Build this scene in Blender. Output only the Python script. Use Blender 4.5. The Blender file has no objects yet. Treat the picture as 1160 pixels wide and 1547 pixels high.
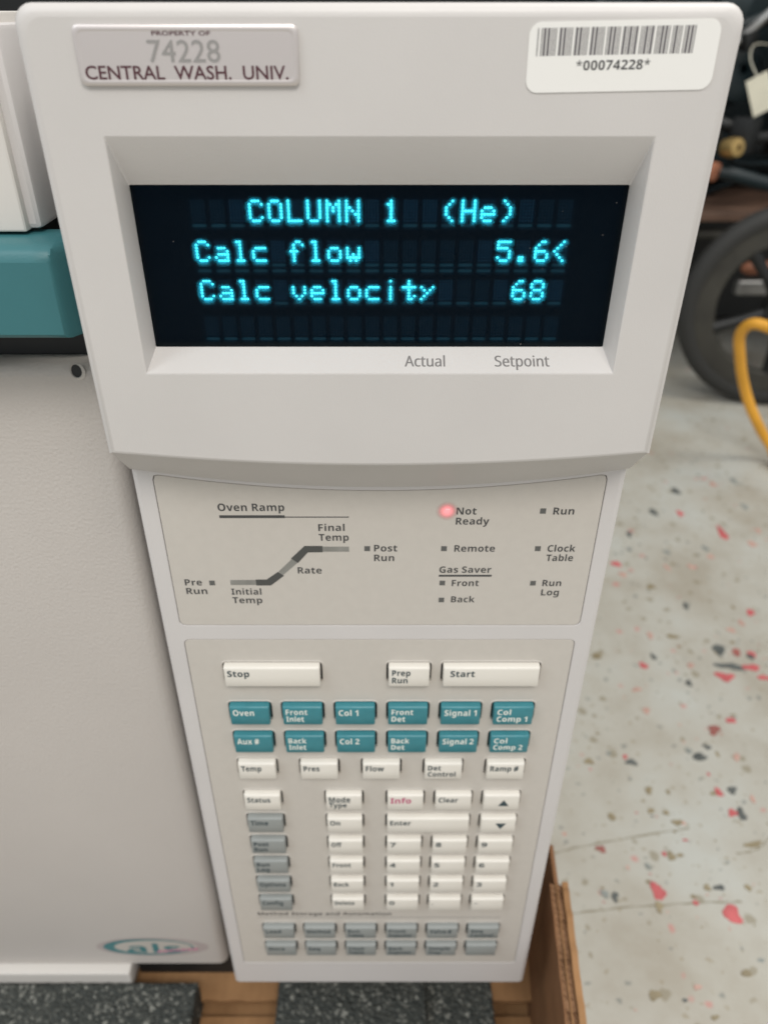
import bpy, bmesh, math, random
from mathutils import Vector, Matrix, noise
random.seed(7)
S = .001                                   # all builders below take millimetres
scn = bpy.context.scene
C = scn.collection
R = math.radians
PI = math.pi

# ------------------------------------------------------------------ camera
cam_d = bpy.data.cameras.new('camera')
cam = bpy.data.objects.new('camera', cam_d)
C.objects.link(cam)
cam.location = (0, -.212, 0)
cam.rotation_euler = (R(90 - 33.3), 0, 0)
cam_d.sensor_width = 36
cam_d.lens = 36 * 1162 / 1547
cam_d.shift_x = 7 / 1547
cam_d.clip_start = .01
cam_d.clip_end = 60
cam_d.dof.use_dof = True
cam_d.dof.focus_distance = .224
cam_d.dof.aperture_fstop = cam_d.lens / 2.25
scn.camera = cam

# ------------------------------------------------------------------ room light
w = bpy.data.worlds.new('World')
scn.world = w
w.use_nodes = True
w.node_tree.nodes['Background'].inputs[0].default_value = (.97, .985, 1.0, 1)
w.node_tree.nodes['Background'].inputs[1].default_value = .70
scn.view_settings.view_transform = 'Standard'
scn.view_settings.look = 'None'
scn.view_settings.exposure = 0
scn.view_settings.gamma = 1

def area(name, loc, target, sx, sy, power, col):
    l = bpy.data.lights.new(name, 'AREA')
    l.shape = 'RECTANGLE'; l.size = sx; l.size_y = sy; l.energy = power; l.color = col
    o = bpy.data.objects.new(name, l); C.objects.link(o)
    o.location = loc
    o.rotation_euler = (Vector(target) - Vector(loc)).to_track_quat('-Z', 'Y').to_euler()
    return o
area('ceiling_light', (.25, -1.15, 1.45), (0, 0, -.2), 1.1, .5, 23.5, (1, .955, .90))
area('ceiling_light', (-1.5, -.9, 1.7), (0, 0, -.3), .6, 1.2, 15, (.86, .94, 1))
area('ceiling_light', (1.1, .5, 1.9), (.6, .5, -.5), .6, 1.2, 24, (1, .96, .89))

# ------------------------------------------------------------------ materials
def mat(name, col, rough=.5, metal=0, spec=.5):
    m = bpy.data.materials.new(name); m.use_nodes = True
    b = m.node_tree.nodes['Principled BSDF']
    b.inputs['Base Color'].default_value = (*col, 1)
    b.inputs['Roughness'].default_value = rough
    b.inputs['Metallic'].default_value = metal
    b.inputs['Specular IOR Level'].default_value = spec
    return m
def nd(m, t, **kw):
    n = m.node_tree.nodes.new(t)
    for k, v in kw.items():
        if k in n.inputs: n.inputs[k].default_value = v
        else: setattr(n, k, v)
    return n
def lk(m, a, b): m.node_tree.links.new(a, b)
def bsdf(m): return m.node_tree.nodes['Principled BSDF']
def pos(m):
    return nd(m, 'ShaderNodeNewGeometry').outputs['Position']
def grain(m, scale, strength, dist=.0002, detail=2, colvar=0, colscale=None):
    """fine bump plus a faint colour mottling"""
    p = pos(m)
    n = nd(m, 'ShaderNodeTexNoise'); n.inputs['Scale'].default_value = scale; n.inputs['Detail'].default_value = detail
    lk(m, p, n.inputs['Vector'])
    b = nd(m, 'ShaderNodeBump'); b.inputs['Strength'].default_value = strength; b.inputs['Distance'].default_value = dist
    lk(m, n.outputs['Fac'], b.inputs['Height']); lk(m, b.outputs[0], bsdf(m).inputs['Normal'])
    if colvar:
        base = bsdf(m).inputs['Base Color'].default_value[:3]
        n2 = nd(m, 'ShaderNodeTexNoise'); n2.inputs['Scale'].default_value = colscale or scale; n2.inputs['Detail'].default_value = 4
        lk(m, p, n2.inputs['Vector'])
        r = nd(m, 'ShaderNodeValToRGB')
        r.color_ramp.elements[0].position = .3; r.color_ramp.elements[1].position = .7
        r.color_ramp.elements[0].color = (*[c * (1 - colvar) for c in base], 1)
        r.color_ramp.elements[1].color = (*[min(1, c * (1 + colvar)) for c in base], 1)
        lk(m, n2.outputs['Fac'], r.inputs[0]); lk(m, r.outputs[0], bsdf(m).inputs['Base Color'])
    return m
M = {}
M['putty'] = grain(mat('putty_plastic', (.555, .53, .508), .42), 2600, .3, .00014, 2, .025, 22)
M['overlay'] = grain(mat('keypad_overlay_film', (.52, .485, .438), .5), 1800, .35, .0001, 2, .02, 260)
M['housing'] = grain(mat('housing_plastic', (.565, .54, .525), .42), 2600, .3, .00014, 2, .025, 22)
M['door'] = grain(mat('textured_door_paint', (.51, .473, .438), .5), 800, .9, .00035, 3, .035, 10)
M['white'] = grain(mat('white_key_plastic', (.72, .685, .62), .38), 900, .1, .00005, 2)
M['teal'] = grain(mat('teal_key_plastic', (.035, .20, .235), .36), 900, .15, .00006, 2, .05, 300)
M['grey'] = grain(mat('grey_key_plastic', (.27, .285, .275), .45), 900, .1, .00005, 2)
M['tealpaint'] = grain(mat('teal_textured_paint', (.036, .150, .165), .42), 1500, .35, .00015, 2, .03, 60)
M['cover'] = grain(mat('pale_cover_plastic', (.62, .59, .55), .45), 900, .15, .0001)
M['ink'] = mat('dark_grey_print', (.055, .055, .055), .6)
M['inkgreen'] = mat('dark_slate_print', (.035, .06, .07), .6)
M['inkgrey'] = mat('mid_grey_print', (.20, .19, .185), .6)
M['capgrey'] = mat('bezel_print', (.17, .16, .155), .6)
M['inkwhite'] = mat('white_print', (.75, .78, .72), .5)
M['inkpink'] = mat('magenta_print', (.50, .05, .17), .5)
M['maroon'] = mat('maroon_print', (.075, .022, .03), .5)
M['dark'] = mat('dark_plastic_and_gap_shade', (.012, .013, .014), .6)  # serves dark parts, and blocks that put shade into gaps
M['slit'] = mat('switch_mat_rubber', (.02, .022, .024), .6)
M['led'] = grain(mat('smoked_indicator_window', (.10, .10, .095), .4), 900, .05)
M['barlight'] = grain(mat('translucent_grey_bar', (.23, .225, .205), .45), 500, .05, .0001, 2, .15, 160)
M['bardark'] = mat('dark_bar_print', (.065, .066, .062), .5)
M['label'] = grain(mat('white_label_paper', (.78, .765, .73), .4), 700, .05)
M['barcode'] = mat('barcode_print', (.13, .12, .125), .6)
M['plate'] = mat('brushed_aluminium', (.66, .61, .59), .36, .7)
def brushed(m):
    p = pos(m); mp = nd(m, 'ShaderNodeMapping'); mp.inputs['Scale'].default_value = (60, 200, 5200)
    lk(m, p, mp.inputs[0]); n = nd(m, 'ShaderNodeTexNoise'); n.inputs['Scale'].default_value = 1
    lk(m, mp.outputs[0], n.inputs['Vector'])
    b = nd(m, 'ShaderNodeBump'); b.inputs['Strength'].default_value = .12; b.inputs['Distance'].default_value = .00005
    lk(m, n.outputs['Fac'], b.inputs['Height']); lk(m, b.outputs[0], bsdf(m).inputs['Normal'])
brushed(M['plate'])
M['emboss'] = mat('stamped_aluminium', (.27, .26, .25), .45, 0)
# vacuum fluorescent display
def glow(name, col, strength, base=(.0, .0, .0), rough=.3):
    m = mat(name, base, rough, spec=.04)
    bsdf(m).inputs['Emission Color'].default_value = (*col, 1)
    bsdf(m).inputs['Emission Strength'].default_value = strength
    return m
M['lit'] = glow('lit_phosphor', (.06, .74, .88), 4.2)
M['unlit'] = glow('unlit_phosphor', (.03, .11, .18), .24, (.004, .007, .01))
M['unlitnear'] = glow('unlit_phosphor_near_lit', (.03, .13, .23), .38, (.004, .007, .01))  # brighter copy; glow from lit neighbours is put into the emission
M['bar'] = glow('dim_cursor_and_reflection', (.03, .14, .20), .20, (.004, .007, .01))
M['tube'] = glow('tube_interior', (.0, .10, .27), .012, (.002, .003, .004), .35)
# tinted window in front of the tube: mostly clear, a little of it scatters (halo round the characters)
gm = bpy.data.materials.new('tinted_display_glass'); gm.use_nodes = True
nt = gm.node_tree; nt.nodes.clear()
out = nt.nodes.new('ShaderNodeOutputMaterial'); tr = nt.nodes.new('ShaderNodeBsdfTransparent'); rf = nt.nodes.new('ShaderNodeBsdfRefraction')
gl = nt.nodes.new('ShaderNodeBsdfGlossy'); mx = nt.nodes.new('ShaderNodeMixShader'); m2 = nt.nodes.new('ShaderNodeMixShader')
tr.inputs[0].default_value = (.93, 1, 1, 1); rf.inputs['Roughness'].default_value = .85; rf.inputs['IOR'].default_value = 1.75; rf.inputs[0].default_value = (.5, .8, 1, 1)
gl.inputs['Roughness'].default_value = .06; gl.inputs[0].default_value = (.8, .9, 1, 1)
mx.inputs[0].default_value = .55; m2.inputs[0].default_value = .006
nt.links.new(tr.outputs[0], mx.inputs[1]); nt.links.new(rf.outputs[0], mx.inputs[2])
nt.links.new(mx.outputs[0], m2.inputs[1]); nt.links.new(gl.outputs[0], m2.inputs[2]); nt.links.new(m2.outputs[0], out.inputs[0])
M['glass'] = gm
# red lamp glowing through the overlay film
lm = bpy.data.materials.new('lit_red_lamp'); lm.use_nodes = True
b = bsdf(lm); b.inputs['Base Color'].default_value = (.55, .3, .28, 1); b.inputs['Emission Color'].default_value = (1, .20, .25, 1)
tc = nd(lm, 'ShaderNodeTexCoord'); ln = nd(lm, 'ShaderNodeVectorMath', operation='LENGTH'); lk(lm, tc.outputs['Object'], ln.inputs[0])
rp = nd(lm, 'ShaderNodeMapRange'); lk(lm, ln.outputs['Value'], rp.inputs[0])
rp.inputs[1].default_value = .0004; rp.inputs[2].default_value = .0042; rp.inputs[3].default_value = 1; rp.inputs[4].default_value = 0
rp.interpolation_type = 'SMOOTHSTEP'
pw = nd(lm, 'ShaderNodeMath', operation='MULTIPLY'); pw.inputs[1].default_value = .85; lk(lm, rp.outputs[0], pw.inputs[0]); lk(lm, pw.outputs[0], b.inputs['Emission Strength'])
lk(lm, rp.outputs[0], b.inputs['Alpha'])
M['redlamp'] = lm
M['redcore'] = glow('lit_lamp_core', (1, .42, .42), .8, (.6, .3, .3))

# foam, cardboard, floor
m = mat('beaded_packing_foam', (.05, .055, .05), .75)
vo = nd(m, 'ShaderNodeTexVoronoi'); vo.inputs['Scale'].default_value = 560; lk(m, pos(m), vo.inputs['Vector'])
n2 = nd(m, 'ShaderNodeTexNoise'); n2.inputs['Scale'].default_value = 260; n2.inputs['Detail'].default_value = 4; lk(m, pos(m), n2.inputs['Vector'])
sp = nd(m, 'ShaderNodeSeparateColor'); lk(m, vo.outputs['Color'], sp.inputs[0])
mz = nd(m, 'ShaderNodeMapRange'); lk(m, n2.outputs['Fac'], mz.inputs[0]); mz.inputs[1].default_value = .3; mz.inputs[2].default_value = .7; mz.inputs[3].default_value = .55; mz.inputs[4].default_value = 1
ml = nd(m, 'ShaderNodeMath', operation='MULTIPLY'); lk(m, sp.outputs[0], ml.inputs[0]); lk(m, mz.outputs[0], ml.inputs[1])
r = nd(m, 'ShaderNodeValToRGB'); e = r.color_ramp.elements
e[0].position = .25; e[0].color = (.035, .04, .036, 1); e[1].position = .92; e[1].color = (.31, .31, .275, 1)
x = e.new(.6); x.color = (.06, .064, .056, 1)
lk(m, ml.outputs[0], r.inputs[0]); lk(m, r.outputs[0], bsdf(m).inputs['Base Color'])
bp = nd(m, 'ShaderNodeBump'); bp.invert = True; bp.inputs['Strength'].default_value = 1; bp.inputs['Distance'].default_value = .0015
lk(m, vo.outputs['Distance'], bp.inputs['Height']); lk(m, bp.outputs[0], bsdf(m).inputs['Normal'])
M['foam'] = m
def cardboard(name, col):
    m = mat(name, col, .8, spec=.2)
    p = pos(m)
    wv = nd(m, 'ShaderNodeTexWave'); wv.inputs['Scale'].default_value = 55; wv.inputs['Distortion'].default_value = 1.5; lk(m, p, wv.inputs['Vector'])
    ns = nd(m, 'ShaderNodeTexNoise'); ns.inputs['Scale'].default_value = 45; ns.inputs['Detail'].default_value = 5; lk(m, p, ns.inputs['Vector'])
    mxx = nd(m, 'ShaderNodeMath', operation='MULTIPLY_ADD'); lk(m, wv.outputs['Fac'], mxx.inputs[0]); mxx.inputs[1].default_value = .05; lk(m, ns.outputs['Fac'], mxx.inputs[2])
    r = nd(m, 'ShaderNodeValToRGB'); e = r.color_ramp.elements
    e[0].position = .35; e[0].color = (*[c * .78 for c in col], 1); e[1].position = .85; e[1].color = (*[c * 1.12 for c in col], 1)
    lk(m, mxx.outputs[0], r.inputs[0]); lk(m, r.outputs[0], bsdf(m).inputs['Base Color'])
    b = nd(m, 'ShaderNodeBump'); b.inputs['Strength'].default_value = .5; b.inputs['Distance'].default_value = .0006
    lk(m, mxx.outputs[0], b.inputs['Height']); lk(m, b.outputs[0], bsdf(m).inputs['Normal'])
    return m
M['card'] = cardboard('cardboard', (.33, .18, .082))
M['carddark'] = cardboard('shaded_cardboard', (.23, .115, .055))  # darker cardboard copy; the inner wall's shade is put into the colour
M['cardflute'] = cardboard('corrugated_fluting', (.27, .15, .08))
m = mat('painted_concrete_floor', (.42, .42, .36), .5)
p = pos(m)
n1 = nd(m, 'ShaderNodeTexNoise'); n1.inputs['Scale'].default_value = 9; n1.inputs['Detail'].default_value = 8; n1.inputs['Roughness'].default_value = .62; lk(m, p, n1.inputs['Vector'])
r1 = nd(m, 'ShaderNodeValToRGB'); e = r1.color_ramp.elements
e[0].position = .34; e[0].color = (.34, .315, .26, 1); e[1].position = .68; e[1].color = (.44, .45, .415, 1)
x = e.new(.52); x.color = (.41, .40, .352, 1)
lk(m, n1.outputs['Fac'], r1.inputs[0])
prev = r1.outputs[0]
for sc, th, col, seed in ((60, .17, (.20, .17, .10), 0), (85, .13, (.13, .15, .14), 3.1), (38, .10, (.50, .17, .15), 7.7), (140, .16, (.27, .23, .15), 1.3)):
    mp = nd(m, 'ShaderNodeMapping'); mp.inputs['Location'].default_value = (seed, seed * 2, 0); lk(m, p, mp.inputs[0])
    ds = nd(m, 'ShaderNodeTexNoise'); ds.inputs['Scale'].default_value = sc * 2; lk(m, mp.outputs[0], ds.inputs['Vector'])
    ad = nd(m, 'ShaderNodeVectorMath', operation='MULTIPLY_ADD'); lk(m, ds.outputs['Color'], ad.inputs[0]); ad.inputs[1].default_value = (.008, .008, 0); lk(m, mp.outputs[0], ad.inputs[2])
    vv = nd(m, 'ShaderNodeTexVoronoi'); vv.inputs['Scale'].default_value = sc; lk(m, ad.outputs[0], vv.inputs['Vector'])
    spc = nd(m, 'ShaderNodeSeparateColor'); lk(m, vv.outputs['Color'], spc.inputs[0])
    thr = nd(m, 'ShaderNodeMath', operation='MULTIPLY'); lk(m, spc.outputs[1], thr.inputs[0]); thr.inputs[1].default_value = th * 1.6
    cut = nd(m, 'ShaderNodeMath', operation='SUBTRACT'); lk(m, thr.outputs[0], cut.inputs[0]); lk(m, vv.outputs['Distance'], cut.inputs[1])
    mr = nd(m, 'ShaderNodeMapRange'); lk(m, cut.outputs[0], mr.inputs[0]); mr.inputs[1].default_value = -.02; mr.inputs[2].default_value = .05; mr.inputs[4].default_value = .6
    mc = nd(m, 'ShaderNodeMix', data_type='RGBA'); lk(m, mr.outputs[0], mc.inputs[0]); lk(m, prev, mc.inputs[6]); mc.inputs[7].default_value = (*col, 1)
    prev = mc.outputs[2]
lk(m, prev, bsdf(m).inputs['Base Color'])
b = nd(m, 'ShaderNodeBump'); b.inputs['Strength'].default_value = .3; b.inputs['Distance'].default_value = .002
lk(m, n1.outputs['Fac'], b.inputs['Height']); lk(m, b.outputs[0], bsdf(m).inputs['Normal'])
M['floor'] = m
M['chip_r'] = grain(mat('red_paint_chip', (.46, .095, .10), .5), 300, .2, .0003, 2, .2, 90)
M['chip_f'] = grain(mat('faded_red_paint_chip', (.46, .29, .24), .5), 300, .2, .0003, 2, .2, 90)
M['chip_d'] = grain(mat('dull_red_paint_chip', (.27, .09, .075), .5), 300, .2, .0003, 2, .2, 90)
M['chip_k'] = grain(mat('black_paint_chip', (.085, .095, .09), .5), 300, .2, .0003, 2, .3, 90)
M['chip_g'] = grain(mat('grey_paint_chip', (.22, .24, .225), .5), 300, .2, .0003, 2, .2, 90)
M['chip_b'] = grain(mat('tan_paint_chip', (.24, .20, .12), .5), 300, .2, .0003, 2, .2, 90)
M['crack'] = mat('floor_scratch', (.25, .23, .17), .6)
M['rubber'] = grain(mat('black_tyre_rubber', (.022, .022, .02), .7), 200, .3, .0004)
M['rim'] = grain(mat('grey_brown_wheel_rim', (.033, .031, .024), .65), 60, .2, .0005, 3, .3, 25)
M['blackmetal'] = grain(mat('black_enamel', (.006, .007, .007), .5), 90, .1, .0004, 2, .3, 12)
M['tealblack'] = grain(mat('dark_teal_enamel', (.004, .013, .016), .5), 60, .1, .0004, 2, .3, 12)
M['steel'] = mat('dull_steel', (.35, .35, .34), .4, .8)
M['brass'] = mat('brass', (.45, .31, .12), .4, .7)
M['copper'] = grain(mat('brown_plastic_grip', (.33, .13, .07), .5), 80, .1)
M['tagmat'] = grain(mat('cream_paper_tag', (.72, .69, .56), .6), 60, .1, .0005, 2, .06, 30)
M['orange'] = grain(mat('orange_rubber_hose', (.70, .34, .03), .42), 80, .15, .0005, 3, .12, 18)
M['wood'] = grain(mat('brown_board', (.13, .075, .05), .6), 40, .2, .0005, 3, .2, 15)
M['wall'] = grain(mat('dark_grey_wall_paint', (.012, .013, .013), .7), 20, .1, .001)
M['stickerpink'] = mat('faded_pink_print', (.52, .32, .34), .5)
M['pinkink'] = mat('pink_print', (.58, .22, .33), .5)
M['stickergrey'] = mat('faded_grey_print', (.42, .36, .345), .5)
M['logoteal'] = mat('teal_logo_print', (.07, .20, .21), .5)

# ------------------------------------------------------------------ mesh helpers (millimetres)
def mesh_obj(name, bm, m, parent=None, origin=(0, 0, 0), smooth=None):
    """link bm (mm, world space) as one object whose origin is at `origin` (mm)"""
    o_ = Vector(origin)
    bmesh.ops.translate(bm, verts=bm.verts, vec=-o_)
    bmesh.ops.scale(bm, verts=bm.verts, vec=(S, S, S))
    bmesh.ops.recalc_face_normals(bm, faces=bm.faces)
    me = bpy.data.meshes.new(name); bm.to_mesh(me); bm.free()
    if smooth is not None:
        me.shade_smooth(); me.set_sharp_from_angle(angle=R(smooth))
        for p_ in me.polygons: p_.use_smooth = abs(p_.normal.y) < .9999
    me.materials.append(m if not isinstance(m, str) else M[m])
    return place(name, me, parent, o_)
def wpos(o):
    v = Vector(o.location)
    while o.parent: o = o.parent; v += o.location
    return v
def place(name, me, parent, origin_mm):
    o = bpy.data.objects.new(name, me); C.objects.link(o)
    o.location = Vector(origin_mm) * S
    if parent:
        o.location -= wpos(parent); o.parent = parent
    return o
def thing(name, label, cat, loc, group=None):
    o = bpy.data.objects.new(name, None); C.objects.link(o)
    o.empty_display_size = .02
    o.location = Vector(loc) * S; o['label'] = label; o['category'] = cat
    if group: o['group'] = group
    return o
def tag(o, label, cat, group=None):
    o['label'] = label; o['category'] = cat
    if group: o['group'] = group
    return o
def bx(bm, x0, x1, y0, y1, z0, z1, bev=0, seg=2):
    vs = [bm.verts.new((x, y, z)) for x in (x0, x1) for y in (y0, y1) for z in (z0, z1)]
    fs = [(0, 1, 3, 2), (4, 6, 7, 5), (0, 4, 5, 1), (2, 3, 7, 6), (0, 2, 6, 4), (1, 5, 7, 3)]
    f = [bm.faces.new([vs[i] for i in q]) for q in fs]
    if bev:
        es = list({e for g in f for e in g.edges})
        bmesh.ops.recalc_face_normals(bm, faces=f)
        bmesh.ops.bevel(bm, geom=es, offset=bev, segments=seg, affect='EDGES', profile=.5)
    return bm
def box(*a, **k): return bx(bmesh.new(), *a, **k)
def ring(bm, pts): return [bm.verts.new(p_) for p_ in pts]
def bridge(bm, a, b):
    n = len(a)
    for i in range(n):
        bm.faces.new((a[i], a[(i + 1) % n], b[(i + 1) % n], b[i]))
def rrect(x0, x1, z0, z1, r, n=5, ):
    """rounded rectangle in x,z"""
    P = []
    for cx, cz, a0 in ((x1 - r, z1 - r, 0), (x0 + r, z1 - r, 90), (x0 + r, z0 + r, 180), (x1 - r, z0 + r, 270)):
        for i in range(n + 1):
            a = R(a0 + 90 * i / n); P.append((cx + r * math.cos(a), cz + r * math.sin(a)))
    return P
def at_y(P, y): return [(x, y, z) for x, z in P]
def tri_fill(bm, rings):
    es = []
    for rg in rings:
        for i in range(len(rg)):
            e = bm.edges.get((rg[i], rg[(i + 1) % len(rg)])) or bm.edges.new((rg[i], rg[(i + 1) % len(rg)]))
            es.append(e)
    bmesh.ops.triangle_fill(bm, use_beauty=True, use_dissolve=False, edges=es, normal=(0, -1, 0))
def tube(bm, pts, rad, n=10, caps=True):
    prev = None; pts = [Vector(p_) for p_ in pts]
    up = Vector((0, 0, 1)); first = None
    for i, p_ in enumerate(pts):
        t = (pts[min(i + 1, len(pts) - 1)] - pts[max(i - 1, 0)]).normalized()
        s_ = t.cross(up)
        if s_.length < .1: s_ = t.cross(Vector((1, 0, 0)))
        s_.normalize(); u_ = s_.cross(t).normalized()
        rr = rad[i] if isinstance(rad, (list, tuple)) else rad
        rg = ring(bm, [p_ + s_ * rr * math.cos(2 * PI * k / n) + u_ * rr * math.sin(2 * PI * k / n) for k in range(n)])
        if prev: bridge(bm, prev, rg)
        else: first = rg
        prev = rg
    if caps: bm.faces.new(first[::-1]); bm.faces.new(prev)
    return bm
def smoothpath(P, n=8):
    P = [Vector(p_) for p_ in P]; out_ = []
    for i in range(len(P) - 1):
        p0, p1, p2, p3 = P[max(i - 1, 0)], P[i], P[i + 1], P[min(i + 2, len(P) - 1)]
        for k in range(n):
            t = k / n
            out_.append(.5 * ((2 * p1) + (-p0 + p2) * t + (2 * p0 - 5 * p1 + 4 * p2 - p3) * t * t + (-p0 + 3 * p1 - 3 * p2 + p3) * t ** 3))
    out_.append(P[-1]); return out_
def revolve(bm, prof, c, axis, n=48):
    """prof: (radius, along) pairs"""
    ax = Vector(axis).normalized(); u = ax.cross(Vector((0, 0, 1))).normalized(); v = ax.cross(u); c = Vector(c)
    prev = None; first = None
    rings_ = []
    for k in range(n):
        a = 2 * PI * k / n
        rings_.append(ring(bm, [c + (u * math.cos(a) + v * math.sin(a)) * r_ + ax * h for r_, h in prof]))
    for k in range(n):
        A, B = rings_[k], rings_[(k + 1) % n]
        for i in range(len(prof)):
            j = (i + 1) % len(prof)
            bm.faces.new((A[i], A[j], B[j], B[i]))
    return bm

# text -> mesh, laid in the x,z plane at depth y facing -Y
_tc = {}
def text_mesh(s, bold=.012):
    key = (s, bold)
    if key in _tc: return _tc[key]
    cu = bpy.data.curves.new('lettering', 'FONT'); cu.body = s; cu.size = 1; cu.offset = bold; cu.resolution_u = 3
    cu.fill_mode = 'FRONT'
    to = bpy.data.objects.new('lettering', cu); C.objects.link(to)
    bpy.context.view_layer.update()
    me = bpy.data.meshes.new_from_object(to.evaluated_get(bpy.context.evaluated_depsgraph_get()))
    bpy.data.objects.remove(to); bpy.data.curves.remove(cu)
    vs = [(v.co.x, v.co.y) for v in me.vertices]; fs = [tuple(p_.vertices) for p_ in me.polygons]
    bpy.data.meshes.remove(me)
    _tc[key] = (vs, fs); return _tc[key]
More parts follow.
